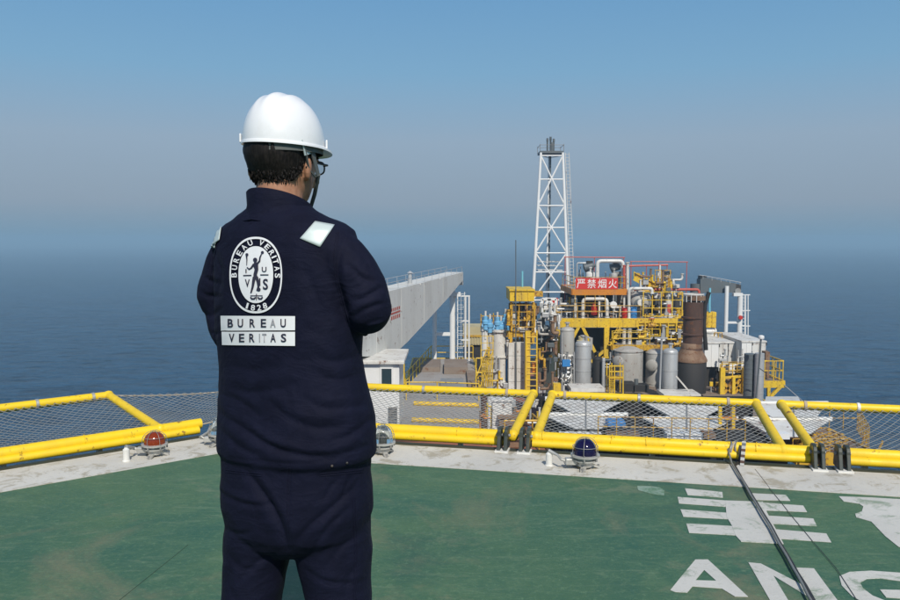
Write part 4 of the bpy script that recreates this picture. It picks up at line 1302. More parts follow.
def pipe(pts, r, mat, label, group=None, fl=True, bend=None, cat='pipe', name='pipe_run', n=10, fmat=None):
    pts = [Vector(p) for p in pts]
    t = thing(name, pts[0], label, cat, group)
    bend = bend or r*2.2
    q = [pts[0]]
    for i in range(1, len(pts)-1):
        a = (pts[i-1]-pts[i]); b_ = (pts[i+1]-pts[i])
        k = min(bend, a.length*.45, b_.length*.45)
        a.normalize(); b_.normalize()
        for s in (0, .25, .5, .75, 1):
            q.append(pts[i] + a*k*(1-s)**2 + b_*k*s**2)
    q.append(pts[-1])
    MB().tube(q, r, n).build('pipe', mat, t, smooth=60)
    if fl:
        flange(pts[0] + (pts[1]-pts[0]).normalized()*r*.4, pts[1]-pts[0], r, t, fmat or mat)
        flange(pts[-1] - (pts[-1]-pts[-2]).normalized()*r*.4, pts[-1]-pts[-2], r, t, fmat or mat)
    return t
def valve(c0, r, label, mat='blue_valve', wheel='red_paint', group=None):
    c0 = Vector(c0)
    t = thing('valve', c0, label, 'valve', group)
    MB().lathe(c0 - Vector((r*2,0,0)), [(r*.9,0),(r*1.5,.01),(r*1.5,r*.4),(r*.9,r*.42),(r*1.25,r*1.4),(r*1.35,r*2),(r*1.25,r*2.6),(r*.9,r*3.58),(r*1.5,r*3.6),(r*1.5,r*4),(r*.9,r*4)], axis=(1,0,0), n=12).build('valve_body', mat, t, smooth=True)
    MB().lathe(c0 + Vector((0,0,r)), [(r*.7,0),(r*.7,r*.8),(r*.9,r*.82),(r*.9,r*1.2),(r*.25,r*1.25),(r*.25,r*3)], n=10).build('bonnet', mat, t, smooth=True)
    ring = [c0 + Vector((math.cos(a)*r*1.4, math.sin(a)*r*1.4, r*3.6)) for a in [2*math.pi*k/12 for k in range(12)]]
    w_ = MB(); w_.tube(ring, r*.16, 5, closed=True)
    for a in (0, math.pi/2): w_.cyl(c0 + Vector((math.cos(a)*r*1.4, math.sin(a)*r*1.4, r*3.6)), c0 - Vector((math.cos(a)*r*1.4, math.sin(a)*r*1.4, -r*3.6)), r*.12, n=5)
    w_.build('hand_wheel', wheel, t)
    return t
def vessel(px, y_top, y_bot, hw, Y, mat, label, bands=3, top='dish', nozzle=True, group=None, man=None, cat='vessel', name='process_vessel', skirt=None):
    r = hw * Y / F
    b0 = P(px, y_bot, Y); tz = Z(y_top, Y); h = tz - b0.z
    b0.y += r                                        # the pixel column touches the near side
    t = thing(name, b0, label, cat, group)
    dome = r*.5 if top == 'dish' else r*.12
    prof = [(r,0),(r,h-dome)] + [(r*math.cos(a), h-dome+dome*math.sin(a)) for a in [math.pi/2*k/6 for k in range(1,7)]]
    MB().lathe(b0, prof, n=28).build('shell', mat, t, smooth=True)
    for k in range(bands):
        z = h*(0.12 + 0.76*k/max(1, bands-1))
        MB().lathe(b0 + Vector((0,0,z)), [(r*.99,0),(r*1.025,.01),(r*1.025,.09),(r*.99,.1)], n=28).build('band', mat, t, smooth=True)
    if nozzle:
        MB().lathe(b0 + Vector((0,0,h-.05)), [(r*.22,0),(r*.22,.3),(r*.36,.31),(r*.36,.42),(r*.2,.43)], n=14).build('top_nozzle', mat, t, smooth=True)
    if man:
        ang, mz_, mr = man
        d = Vector((math.cos(ang), math.sin(ang), 0))
        c0 = b0 + d*r*.9 + Vector((0,0,h*mz_))
        MB().lathe(c0, [(mr,0),(mr,.25),(mr*1.3,.26),(mr*1.3,.40),(mr*1.1,.44),(mr*.6,.5)], axis=d, n=20).build('manway', mat, t, smooth=True)
    MB().lathe(b0 - Vector((0,0,.25)), [(r*1.05,0),(r*1.05,.12),(r*.96,.13),(r*.96,.3)], n=28).build('skirt', skirt or mat, t, smooth=True)
    return t
def slab(name, a, b_, mat, label, edge='yellow', cat='deck', th=0.25, beams=True):
    """deck plate between corners a and b at the height of a.z (top)"""
    x0, x1 = sorted((a[0], b_[0])); y0, y1 = sorted((a[1], b_[1])); z = a[2]
    t = thing(name, ((x0+x1)/2, (y0+y1)/2, z-th), label, cat)
    MB().box((x0, y0, z-th), (x1, y1, z)).build('deck_plate', mat, t)
    if beams:
        e = .05
        MB().box((x0-e, y0-.12, z-th-.28), (x1+e, y0-.003, z+.06)).build('edge_beam', edge, t)
        MB().box((x0-e, y1+.003, z-th-.28), (x1+e, y1+.12, z+.06)).build('edge_beam', edge, t)
        MB().box((x0-.12, y0+.003, z-th-.283), (x0-.003, y1-.003, z+.057)).build('edge_beam', edge, t)
        MB().box((x1+.003, y0+.003, z-th-.283), (x1+.12, y1-.003, z+.057)).build('edge_beam', edge, t)
    return t
def column(px, y0, y1, Y, w, mat, label, group='steel posts of the platform frames', cat='post', name='frame_post'):
    p, q = P(px, y1, Y), P(px, y0, Y); q.x = p.x; q.y = p.y
    o = MB().bar(p, q, w, w).build(name, mat, loc=p)
    return tag(o, label, cat, group)
def strut(p, q, w, mat, label, group=None, cat='brace', name='diagonal_brace'):
    o = MB().bar(p, q, w, w).build(name, mat, loc=p)
    return tag(o, label, cat, group)

# ---------------------------------------------------------------- substructure
LOWZ = -13.2
jk = thing('platform_substructure', (9, 55, SEA_Z), 'steel jacket and lower deck of the platform standing in the sea', 'platform')
MB().box((-3.3, 24, LOWZ-.6), (21, 94, LOWZ)).build('lower_deck', 'red_deck', jk)
for x in (-2, 7, 17):
    for y in (27, 58, 91):
        MB().cyl((x, y, SEA_Z - 2), (x, y, LOWZ - .6), .75, n=18).build('jacket_leg', 'yellow_old', jk, smooth=True)
for y in (27, 58, 91):
    MB().tube([(-2, y, SEA_Z + 1), (7, y, LOWZ - 2)], .35, 10).build('jacket_brace', 'yellow_old', jk, smooth=True)
    MB().tube([(17, y, SEA_Z + 1), (7, y, LOWZ - 2)], .35, 10).build('jacket_brace', 'yellow_old', jk, smooth=True)

# ---------------------------------------------------------------- left crane boom on its rest
heel, tip = P(316, 306, 33), P(455, 272, 62)
hz_, tz_ = heel.z, tip.z
bx_d = (Vector((tip.x, tip.y, 0)) - Vector((heel.x, heel.y, 0))); BL = bx_d.length; bx_d.normalize(); bx_s = Vector((bx_d.y, -bx_d.x, 0))
crane = thing('crane_boom', (heel.x, heel.y, LOWZ), 'long pale grey box crane boom resting right of the man', 'crane')
def boom_ring(s, top, dep, wd):
    c0 = Vector((heel.x, heel.y, 0)) + bx_d*s
    zt = lerp(hz_, tz_, s/BL)
    return [c0 + bx_s*wd/2 + UP*(zt+top), c0 - bx_s*wd/2 + UP*(zt+top), c0 - bx_s*wd/2 + UP*(zt+top-dep), c0 + bx_s*wd/2 + UP*(zt+top-dep)]
def s_at(px):
    # where the near side of the boom crosses picture column px
    for k in range(0, 401):
        s = BL*k/400
        q = boom_ring(s, 0, 1, 1.3)[0]
        dd = q.y*CP - (q.z-EYE)*SP
        if 450 + F*q.x/dd >= px: return s
    return BL
def dep_at(px, y0, y1):
    q = boom_ring(s_at(px), 0, 1, 1.3)[0]; return (y1-y0)/F*(q.y*CP-(q.z-EYE)*SP)
stn = [(0, 2.6), (s_at(355), 2.55), (s_at(366), dep_at(366, 297, 357)), (s_at(382), dep_at(382, 293, 356)), (s_at(398), dep_at(398, 289, 351)), (s_at(407), dep_at(407, 287, 343)), (s_at(430), dep_at(430, 281, 318)), (s_at(448), dep_at(448, 276, 298)), (BL, .6)]
MB().ring_loft([boom_ring(s, 0, d_, 1.3) for s, d_ in stn]).build('boom_box', 'grey_boom', crane)
hd = boom_ring(BL, 0.1, 1.5, 1.0)
MB().ring_loft([boom_ring(BL-1.0, 0.006, .75, 1.312), boom_ring(BL+.12, -.10, .40, 1.2)]).build('boom_head', 'grey_boom', crane)
MB().lathe(hd[0] + bx_d*.5 - bx_s*.1 - UP*.9, [(.05,-.12),(.26,-.12),(.20,0),(.26,.12),(.05,.12)], axis=bx_s, n=16).build('sheave', 'white_paint', crane, smooth=True)
for sgn in (-1, 1):
    pts = [Vector((heel.x, heel.y, 0)) + bx_d*s + bx_s*sgn*.6 + UP*(lerp(hz_, tz_, s/BL)) for s in np.linspace(s_at(350), BL*.99, 14)]
    MB().tube([p + UP*.42 for p in pts], .018, 5).build('walkway_rail', 'galvanised', crane)
    for p in pts: MB().cyl(p, p + UP*.42, .016, n=5).build('rail_post', 'galvanised', crane)
for s in (s_at(376), s_at(401), s_at(424), s_at(443)):
    dd_ = float(np.interp(s, [q[0] for q in stn], [q[1] for q in stn]))
    MB().ring_loft([boom_ring(s, -.02, dd_ - .04, 1.316), boom_ring(s + .07, -.02, dd_ - .06, 1.316)]).build('plate_joint', 'grey_boom', crane)
for s in (s_at(372), s_at(386), s_at(420), s_at(440)):
    a_ = boom_ring(s, .003, .12, 1.36)
    MB().ring_loft([a_, boom_ring(s+.12, .003, .12, 1.36)]).build('stiffener', 'grey_boom', crane)
MB().lathe(boom_ring(s_at(419), 0, 1, 0.2)[0], [(.12,0),(.12,.6),(.2,.62),(.02,.75)], n=10).build('vent_stub', 'galvanised', crane)
# faded red mark on the boom side: two short rows of strokes
sa, sb = s_at(390.5), s_at(400)
for row, (zt, h_) in enumerate(((.95, .16), (1.18, .10), (1.36, .20))):
    for k in range(5 if row != 1 else 1):
        q0 = lerp(sa, sb, k/5 + .02); q1 = lerp(sa, sb, (k+.72)/5 if row != 1 else .98)
        a_ = boom_ring(q0, -zt, h_, 1.312); c_ = boom_ring(q1, -zt, h_, 1.312)
        off = -bx_s*0 + (-bx_s if boom_ring(0,0,1,1)[0].y > boom_ring(0,0,1,1)[1].y else bx_s)*0
        MB().sheet([a_[0], c_[0], c_[3], a_[3]], bx_s*.004).build('red_mark', 'red_rail', crane)
MB().cyl((heel.x + .3, heel.y, LOWZ), (heel.x + .3, heel.y, heel.z - 2.6), .9, n=20).build('pedestal', 'grey_boom', crane, smooth=True)
MB().box((heel.x - 1.2, heel.y - 1.4, heel.z - 2.6), (heel.x + 1.6, heel.y + 1.2, heel.z + .8)).build('slew_house', 'grey_boom', crane)

D1Z = Z(361.5, 62)
br = thing('boom_rest', P(444, 361.5, 62), 'white two-legged rest under the tip of the left crane boom', 'boom rest')
for px_, y0, w_ in ((434.5, 304, .36), (452.5, 284, .46)):
    p, q = P(px_, 361.5, 62), P(px_, y0, 62); q.x = p.x; q.y = p.y; p.z = D1Z
    MB().cyl(p, q, w_/2, n=14).build('leg', 'white_clean', br, smooth=True)
MB().bar(P(434.5, 334, 62), P(452.5, 334, 62), .26, .26).build('cross_beam', 'white_clean', br)
p = P(449, 294, 62); MB().bar(p - Vector((.6,0,0)), p + Vector((.9,0,0)), .5, .3).build('cradle', 'white_clean', br)
MB().sheet([P(448, 296, 62), P(457, 296, 62), P(453, 303, 62)], (0,.2,0)).build('gusset', 'white_clean', br)
ladder(P(461, 361, 61.5), P(461, 292, 61.5), .55, 'white caged ladder at the left boom rest', 'white_clean', cage=True)
lad2 = thing('access_mast', P(467, 361, 61), 'thin white rail frame right of the left boom rest ladder', 'mast')
for px_ in (465.5, 469):
    MB().cyl(P(px_, 361, 61), P(px_, 295.5, 61), .07, n=8).build('post', 'white_clean', lad2)
for y_ in (296, 321, 340): MB().bar(P(461.5, y_, 61), P(470, y_, 61), .10, .10).build('cross_bar', 'white_clean', lad2)

# ---------------------------------------------------------------- left laydown deck, cabin and rails
d1 = slab('laydown_deck', (X(404, 50), 38, D1Z), (1.85, 63.5, D1Z), 'grey_deck', 'grey brown laydown deck behind the net frame beside the man')
for i, (xa, xb, ya, yb) in enumerate(((412, 440, 57, 61), (444, 468, 56, 60), (440, 464, 50, 53), (468, 478, 51, 56))):
    o = MB().box((X(xa, ya), ya, D1Z+.01), (X(xb, ya), yb, D1Z + (.35, .5, .25, .3)[i])).build('hatch_cover', ('brown_deck', 'brown_deck', 'grey_steel', 'brown_deck')[i], loc=P(xa, 370, ya))
    tag(o, ('brown hatch cover at the far left end of the laydown deck', 'brown hatch cover under the boom rest ladder', 'grey low hatch near the middle of the laydown deck', 'brown hatch cover at the right end of the laydown deck')[i], 'hatch', 'low covers on the laydown deck')
z = D1Z
c_ = [Vector((X(a, b_), b_, z)) for a, b_ in ((405, 50), (431, 63.2), (473, 63.2))]
railing(c_, 'yellow handrail along the far edge of the laydown deck', r=.035)
railing([Vector((X(406, 47), 47, z)), Vector((X(437, 47), 47, z)), Vector((X(479, 46.5), 46.5, z))], 'yellow handrail across the near side of the laydown deck', r=.035, sp=2.1)
for i, y_ in enumerate((403.5, 420)):
    q0, q1 = G(414 - 2*i, y_, D1Z+.1), G(479, y_ + 2, D1Z+.1)
    tag(MB().tube([q0, lerp(q0, q1, .5), q1], .14, 10).build('deck_kerb_pipe', 'yellow', smooth=True, loc=q0), ('far yellow kerb pipe lying across the grey deck', 'near yellow kerb pipe lying across the grey deck')[i], 'kerb pipe', 'yellow kerb pipes on the grey deck')
cab = thing('deck_cabin', (X(385, 37), 38.5, Z(428, 37)), 'white deck cabin with one window at the right arm of the man', 'cabin')
cx0, cx1 = X(352, 37), X(399, 37); cz0, cz1 = Z(428, 37), Z(364, 37)
MB().box((cx0, 37, cz0), (cx1, 40.5, cz1)).build('wall', 'white_clean', cab)
MB().box((cx0-.15, 36.8, cz1+.003), (cx1+.25, 40.9, cz1+.18)).build('roof', 'white_paint', cab, bevel=.03)
wx0, wx1, wz0, wz1 = X(381.5, 37), X(391.5, 37), Z(384, 37), Z(368.5, 37)
wn = MB().box((wx0, 36.93, wz0), (wx1, 36.99, wz1)).build('window', 'window_dark', cab)
for a_, b__ in (((wx0-.07, 36.90, wz0-.07), (wx0, 36.997, wz1+.07)), ((wx1, 36.90, wz0-.07), (wx1+.07, 36.997, wz1+.07)), ((wx0, 36.90, wz1), (wx1, 36.997, wz1+.07)), ((wx0, 36.90, wz0-.07), (wx1, 36.997, wz0))):
    MB().box(a_, b__).build('window_frame', 'white_clean', wn)
for k in range(6):
    MB().box((X(388, 37)+.0, 36.9, Z(420-k*2.6, 37)), (X(397, 37), 36.99, Z(421.6-k*2.6, 37))).build('louvre_slat', 'grey_steel', cab)
tag(MB().cyl(P(403, 384, 44.5), P(403, 357, 44.5), .10, n=8).build('rail_post', 'yellow', loc=P(403, 384, 44.5)), 'stout yellow post at the right corner of the white cabin', 'post')
cr = thing('cream_container', (X(473, 72), 74, Z(346, 72)), 'cream coloured long container behind the boom rest', 'container')
MB().box((X(463, 72), 72, Z(345, 72)), (X(486, 72), 75, Z(327, 72))).build('body', 'cream', cr)
for k in range(9):
    x = X(463.5, 72) + k*.24
    MB().box((x, 71.93, Z(344, 72)), (x+.1, 71.995, Z(336, 72))).build('rib', 'cream', cr)
MB().box((X(462.5, 72), 71.9, Z(337, 72)), (X(486.5, 72), 71.99, Z(335, 72))).build('trim', 'yellow_old', cr)
MB().box((X(464, 72), 72.2, LOWZ), (X(485, 72), 74.8, Z(345.2, 72))).build('plinth', 'soot', cr)

# red brown service deck right below the rim of the helideck
rd = slab('service_deck', (X(375, 27), 24.5, Z(446, 28)), (X(545, 28), 28.6, Z(446, 28)), 'red_deck', 'rust red service deck glimpsed under the net frame beside the man', edge='rust')
RZD = Z(446, 28)
for i, (px_, Y_, h_, m_) in enumerate(((419, 26.2, .3, 'white_paint'), (431, 26.0, .25, 'white_paint'), (509, 28.0, 1.05, 'rust_light'), (516, 28.2, .8, 'rust'), (502, 28.3, 1.6, 'white_paint'))):
    t = thing('deck_box', (X(px_, Y_), Y_, RZD), ('small white box on the red service deck nearest the man', 'low white box on the red service deck second from the man', 'rusty cabinet behind the right end of the first net frame', 'rust brown box beside the yellow hinge corner', 'white cabinet standing at the rear of the red service deck')[i], 'box', 'boxes on the red service deck')
    MB().box((X(px_, Y_)-.35, Y_-.3, RZD+.005), (X(px_, Y_)+.35, Y_+.3, RZD+h_)).build('body', m_, t, bevel=.02)
    MB().box((X(px_, Y_)-.40, Y_-.35, RZD+h_+.003), (X(px_, Y_)+.40, Y_+.35, RZD+h_+.08)).build('lid', m_, t)
ladder(P(497.5, 444, 28.2), P(497.5, 408, 28.2), .45, 'short yellow ladder seen through the net left of the hinge corner', 'yellow', r=.03)
railing([Vector((X(505, 27.4), 27.4, RZD)), Vector((X(540, 27.4), 27.4, RZD)), Vector((X(533, 28.5), 28.5, RZD))], 'orange yellow handrail in the gap between the first two net frames', mat='yellow_old', r=.03)
for i, (px_, m_, r_) in enumerate(((484, 'rust', .14), (489.5, 'white_paint', .12))):
    pipe([P(px_, 440, 36), P(px_, 392, 36)], r_, m_, ('brown riser pipe seen through the net', 'white riser pipe beside the brown one behind the net')[i])

# ---------------------------------------------------------------- valve columns left of the derrick
YC = 58
def riser(px_, y0, y1, r, mat, label, group='upright riser columns left of the lattice tower'):
    p, q = P(px_, y1, YC), P(px_, y0, YC); q.x = p.x
    t = thing('riser_column', p, label, 'riser', group)
    MB().lathe(p, [(r,0),(r,q.z-p.z-.2),(r*1.25,q.z-p.z-.19),(r*1.25,q.z-p.z-.02),(r*.8,q.z-p.z)], n=16).build('pipe', mat, t, smooth=True)
    for f in (.25, .6): MB().lathe(p + UP*(q.z-p.z)*f, [(r,0),(r*1.18,.02),(r*1.18,.12),(r,.14)], n=16).build('clamp_ring', mat, t, smooth=True)
riser(485, 328, 400, .28, 'white_paint', 'thin white riser column at the left end of the valve row')
riser(490.5, 322, 400, .20, 'tank_grey', 'grey narrow riser column between the two blue valves')
riser(499, 329, 400, .50, 'white_paint', 'stout white riser column under the second blue valve')
riser(505.5, 338, 400, .16, 'blue_paint', 'narrow dark blue riser column')
for i, (px_, y_) in enumerate(((485.5, 324), (490, 327), (497.5, 325), (501, 329), (505.5, 322), (510, 330))):
    pp = P(px_, y_, YC - .3)
    t = thing('valve_actuator', pp, ('first light blue actuator from the left', 'second light blue actuator from the left, low', 'third light blue actuator from the left', 'fourth light blue actuator from the left, low', 'fifth light blue actuator from the left, topmost', 'light blue actuator at the right end of the row')[i] + ' on the valve columns', 'valve', 'light blue valve actuators')
    MB().lathe(pp, [(.12,-.45),(.17,-.4),(.17,-.05),(.24,0),(.24,.22),(.15,.3),(.15,.55),(.05,.6)], n=12).build('actuator_body', 'blue_valve', t, smooth=True)
    MB().lathe(pp + Vector((-.3,0,-.15)), [(.07,0),(.16,.02),(.16,.1),(.07,.12),(.07,.5),(.16,.52),(.16,.6),(.07,.62)], axis=(1,0,0), n=10).build('valve_body', 'blue_valve', t, smooth=True)
    MB().cyl(pp + UP*.6, pp + UP*.95, .07, n=8).build('spindle_tube', 'white_paint', t)
    MB().cyl(pp - UP*.45, pp - UP*1.1, .06, n=8).build('spindle_tube', 'white_paint', t)
ylt = thing('valve_gantry', P(482, 330, YC+.6), 'light yellow pipe frame round the blue valve actuators', 'frame')
for a_, b__ in (((481, 316), (512, 316)), ((481, 322), (512, 322)), ((481, 332), (481, 314)), ((493.5, 332), (493.5, 313)), ((504, 332), (504, 313)), ((512, 335), (512, 313))):
    MB().bar(P(*a_, YC+.6), P(*b__, YC+.6), .07, .07).build('frame_bar', 'yellow_old', ylt)
wb = thing('white_equipment_block', (X(516, 57), 59, Z(392, 57)), 'tall white panelled equipment block right of the valve columns', 'equipment')
for k in range(4):
    for j in range(2):
        x0 = lerp(X(508.5, 57), X(525, 57), j/2); x1 = lerp(X(508.5, 57), X(525, 57), (j+1)/2)
        z0 = lerp(Z(395, 57), Z(343, 57), k/4); z1 = lerp(Z(395, 57), Z(343, 57), (k+1)/4)
        MB().box((x0+.012, 57 + .01*j, z0+.012), (x1-.012, 59.5, z1-.012)).build('panel', 'white_paint', wb, bevel=.015)
MB().box((X(508.5, 57)+.05, 57.08, Z(395, 57)), (X(525, 57)-.05, 59.4, Z(343, 57)-.05)).build('core', 'grey_steel', wb)
tag(MB().cyl(P(515.8, 395, 56.8), P(515.8, 240, 56.8), .035, n=8).build('whip_mast', 'grey_dark', loc=P(515.8, 395, 56.8)), 'tall thin dark whip antenna in front of the yellow box', 'antenna')
tag(MB().cyl(P(522.4, 290, 60), P(522.4, 271, 60), .07, n=8).build('cyan_mast', 'cyan_paint', loc=P(522.4, 290, 60)), 'short light blue mast above the left yellow box', 'mast')
yb = thing('yellow_housing', (X(522, 57), 59, Z(302, 57)), 'yellow box housing in front of the lattice tower foot', 'housing')
MB().box((X(509.5, 57), 57, Z(301.5, 57)), (X(534, 57), 60.5, Z(291, 57))).build('body', 'yellow', yb, bevel=.04)
MB().box((X(509, 57), 56.9, Z(291, 57)+.003), (X(534.5, 57), 60.6, Z(290.2, 57)+.06)).build('roof_plate', 'yellow', yb)
for k in range(1, 4):
    x = lerp(X(509.5, 57), X(534, 57), k/4)
    MB().box((x-.02, 56.95, Z(301.2, 57)), (x+.02, 56.995, Z(291.5, 57))).build('panel_rib', 'yellow', yb)
MB().box((X(534.2, 57), 57.3, Z(297, 57)), (X(543, 57), 57.8, Z(291.5, 57))).build('side_bracket', 'yellow_old', yb)
for i, (px_, m_) in enumerate(((511, 'yellow_old'), (533, 'yellow_old'), (526, 'rust_light'))):
    column(px_, 302, 343, 57.4, .20, m_, ('left yellow brown leg under the yellow box housing', 'right yellow brown leg under the yellow box housing', 'rusty middle leg under the yellow box housing')[i], group='legs of the yellow box housing')
for i, (px_, y_, hw_, h_, m_) in enumerate(((514, 330, 2.2, 14, 'white_paint'), (518.5, 331, 1.5, 12, 'tank_grey'), (524, 333, 3.2, 17, 'white_paint'), (530, 332, 2.2, 18, 'rust_light'), (514, 313, 2.0, 8, 'white_paint'), (520, 311, 2.5, 7, 'rust_light'), (529, 311, 2.0, 7, 'tank_grey'))):
    vessel(px_, y_ - h_, y_, hw_, 58, m_, ('white bottle left under the yellow box', 'thin grey bottle under the yellow box', 'white wide bottle under the yellow box', 'rusty bottle right under the yellow box', 'small white pot high under the yellow box', 'small rusty pot high under the yellow box', 'small grey pot high under the yellow box')[i], bands=2, group='small pressure bottles under the yellow box', cat='bottle', name='pressure_bottle')
shelf = slab('equipment_shelf', (X(508, 57.5), 57.5, Z(331.5, 57.5)), (X(536, 57.5), 60, Z(331.5, 57.5)), 'brown_deck', 'brown equipment shelf below the small bottles', edge='yellow_old', th=.12)
lt = ladder(P(531.5, 392, 56), P(531.5, 331, 56), .75, 'broad yellow ladder tower right of the white panelled block', 'yellow', rung=.42, r=.06)
column(527.2, 331, 394, 56.2, .36, 'yellow', 'thick yellow post left of the ladder tower', group='yellow posts beside the dark passage')
tag(MB().box((X(533, 56), 56.2, Z(373, 56)), (X(538, 56), 57, Z(364, 56))).build('orange_locker', 'orange_beam', loc=P(535, 373, 56)), 'orange brown locker on the yellow ladder tower', 'locker')
pw = thing('dark_passage_wall', (X(547, 60), 62, Z(395, 60)), 'dark green stained wall in the passage under the tower', 'wall')
MB().box((X(537, 61), 61, Z(396, 61)), (X(556, 61), 61.4, Z(333, 61))).build('wall_panel', 'green_wall', pw)
MB().box((X(536, 61), 60.4, Z(392, 61)), (X(540.5, 61), 60.9, Z(372, 61))).build('rust_plate', 'rust_light', pw)
railing([P(476, 388, 50), P(482, 388, 50), P(492.5, 386, 56)], 'bright yellow stair rail left of the white riser columns', h=1.9, r=.035, sp=1.0)
for k in range(9):
    pass
stp = thing('yellow_stair', P(478, 395, 51), 'small yellow stair climbing beside the white risers', 'stair')
for k in range(9):
    q = lerp(P(474, 394, 50), P(490, 350, 56), k/8)
    MB().box(q - Vector((.22,.15,.02)), q + Vector((.22,.15,.02))).build('tread', 'yellow_old', stp)
for s in (-.24, .24): MB().bar(P(474, 394, 50) + Vector((s,0,0)), P(490, 350, 56) + Vector((s,0,0)), .05, .10).build('stringer', 'yellow', stp)

# ---------------------------------------------------------------- lattice tower
YT = 80
tw = thing('lattice_tower', (X(550, YT), YT + 1.5, Z(318, YT)), 'tall white lattice flare tower with ladder and dark top platform', 'tower')
def tower_c(py):
    t_ = (py - 152) / (318 - 152)
    return lerp(541.5, 531.6, t_), lerp(563.5, 568.8, t_)
def tcorner(py, sx, sy):
    l, r_ = tower_c(py)
    xl, xr = P(l, py, YT).x, P(r_, py, YT).x; z = Z(py, YT)
    wd = xr - xl; xc = (xl + xr)/2; yc = YT + 1.6
    return Vector((xc + sx*wd/2, yc + sy*wd/2*1.0, z))
for sx, sy in ((-1, -1), (1, -1), (0, 1)):
    MB().tube([tcorner(318, sx, sy), tcorner(152, sx, sy)], [.17, .13] if sy < 0 else [.10, .08], 10).build('leg', 'white_clean', tw, smooth=True)
lv = [155, 205.5, 253, 300]
faces_ = [((-1,-1),(1,-1)), ((1,-1),(0,1)), ((0,1),(-1,-1))]
for a_, b__ in faces_:
    for y_ in (155, 179, 205.5, 227.5, 253, 272, 292, 300) if a_[1] == b__[1] else (155, 205.5, 253, 300):
        r_ = .075 if y_ not in (179, 227.5) or True else .05
        MB().tube([tcorner(y_, *a_), tcorner(y_, *b__)], .075 if a_[1] == b__[1] else .04, 6).build('horizontal', 'white_clean', tw)
    for i in range(3 if a_[1] == b__[1] else 0):
        MB().tube([tcorner(lv[i], *a_), tcorner(lv[i+1], *b__)], .085, 6).build('diagonal', 'white_clean', tw)
        MB().tube([tcorner(lv[i], *b__), tcorner(lv[i+1], *a_)], .085, 6).build('diagonal', 'white_clean', tw)
q0, q1 = tcorner(152, 0, 0), tcorner(318, 0, 0)
MB().cyl(q1, q0, .09, n=8).build('centre_pipe', 'grey_dark', tw, smooth=True)
mlz = Z(272, YT)
pl_ = [tcorner(271, sx*.75, sy*.75) for sx, sy in ((-1,-1),(1,-1),(1,1),(-1,1))]
MB().sheet(pl_, (0,0,.1)).build('mid_platform', 'white_paint', tw)
for k in range(4):
    MB().tube([pl_[k] + UP*.9, pl_[(k+1) % 4] + UP*.9], .03, 5).build('platform_rail', 'white_paint', tw)
    MB().tube([pl_[k] + UP*.5, pl_[(k+1) % 4] + UP*.5], .03, 5).build('platform_rail', 'white_paint', tw)
tp = [tcorner(152.5, sx*1.08, sy*1.08) for sx, sy in ((-1,-1),(1,-1),(1,1),(-1,1))]
top_pl = MB().sheet(tp, (0,0,.22)).build('top_platform', 'grey_dark', tw)
for k in range(4):
    MB().tube([tp[k] + UP*.8, tp[(k+1) % 4] + UP*.8], .025, 5).build('platform_rail', 'grey_steel', tw)
    MB().cyl(tp[k] + UP*.2, tp[k] + UP*.9, .03, n=5).build('platform_post', 'grey_steel', tw)
for k, (dx, h_, r_) in enumerate(((-.32, 1.35, .12), (0, 1.5, .12), (.32, 1.3, .12), (.15, .95, .2))):
    MB().lathe(q0 + Vector((dx, 0, .2)), [(r_*.8,0),(r_*.8,h_*.75),(r_,h_*.77),(r_*.9,h_)], n=10).build('burner_tip', 'grey_dark', tw, smooth=True)
ld = tcorner(300, 1.0, -1.0); lt_ = tcorner(152, 1.0, -1.0)
for s in (.25, .62):
    MB().cyl(ld + Vector((s,0,0)), lt_ + Vector((s,0,0)), .035, n=6).build('ladder_stile', 'white_paint', tw)
for k in range(44):
    c0 = lerp(ld, lt_, (k+.5)/44); MB().cyl(c0 + Vector((.25,0,0)), c0 + Vector((.62,0,0)), .022, n=5).build('ladder_rung', 'white_paint', tw)
# smaller white trestle at its foot
tr = thing('white_trestle', P(547, 318, 70), 'small white A-frame trestle below the lattice tower', 'trestle')
for a_, b__ in (((542, 299), (542, 332)), ((542, 299), (556, 299)), ((549, 299), (543, 308)), ((549, 299), (555, 308)), ((556, 299), (556, 318))):
    MB().bar(P(*a_, 68), P(*b__, 68), .22, .22).build('trestle_bar', 'white_clean', tr)
tag(MB().box(P(554, 302, 69) - Vector((.3,.3,.3)), P(554, 302, 69) + Vector((.3,.3,.35))).build('red_cabinet', 'red_paint', loc=P(554, 302, 69)), 'small red cabinet beside the foot of the lattice tower', 'cabinet')
# ---------------------------------------------------------------- main process module
YM = 66
MZ = Z(319, YM)                       # main upper deck
md = slab('upper_deck', (X(556, YM), YM, MZ), (X(676, YM), YM + 11, MZ), 'grey_deck', 'upper process deck with thick yellow edge beam under the red sign', th=.3)
MB().box((X(555.5, YM), YM - .35, Z(327, YM)), (X(637, YM), YM - .125, Z(318.5, YM))).build('deep_girder', 'yellow', md)
for k in range(7):
    x = lerp(X(558, YM), X(635, YM), k/6)
    MB().box((x-.03, YM - .40, Z(326.5, YM)), (x+.03, YM - .352, Z(319, YM))).build('girder_stiffener', 'yellow', md)
column(557, 327, 376, YM - .2, .42, 'yellow', 'thick yellow corner post at the left end of the upper deck', group='yellow posts of the upper deck')
column(606, 327, 358, YM - .2, .42, 'yellow', 'thick yellow post in the middle of the upper deck front', group='yellow posts of the upper deck')
column(557, 376.5, 400, YM - .2, .34, 'rust_light', 'rusty lower post under the left corner of the upper deck', group='yellow posts of the upper deck')
strut(P(578.5, 327, YM-.2), P(563.5, 356, YM-.2), .24, 'yellow', 'left yellow diagonal of the V brace under the upper deck')
strut(P(582.5, 327, YM-.2), P(595, 352, YM-.2), .24, 'yellow', 'right yellow diagonal of the V brace under the upper deck')
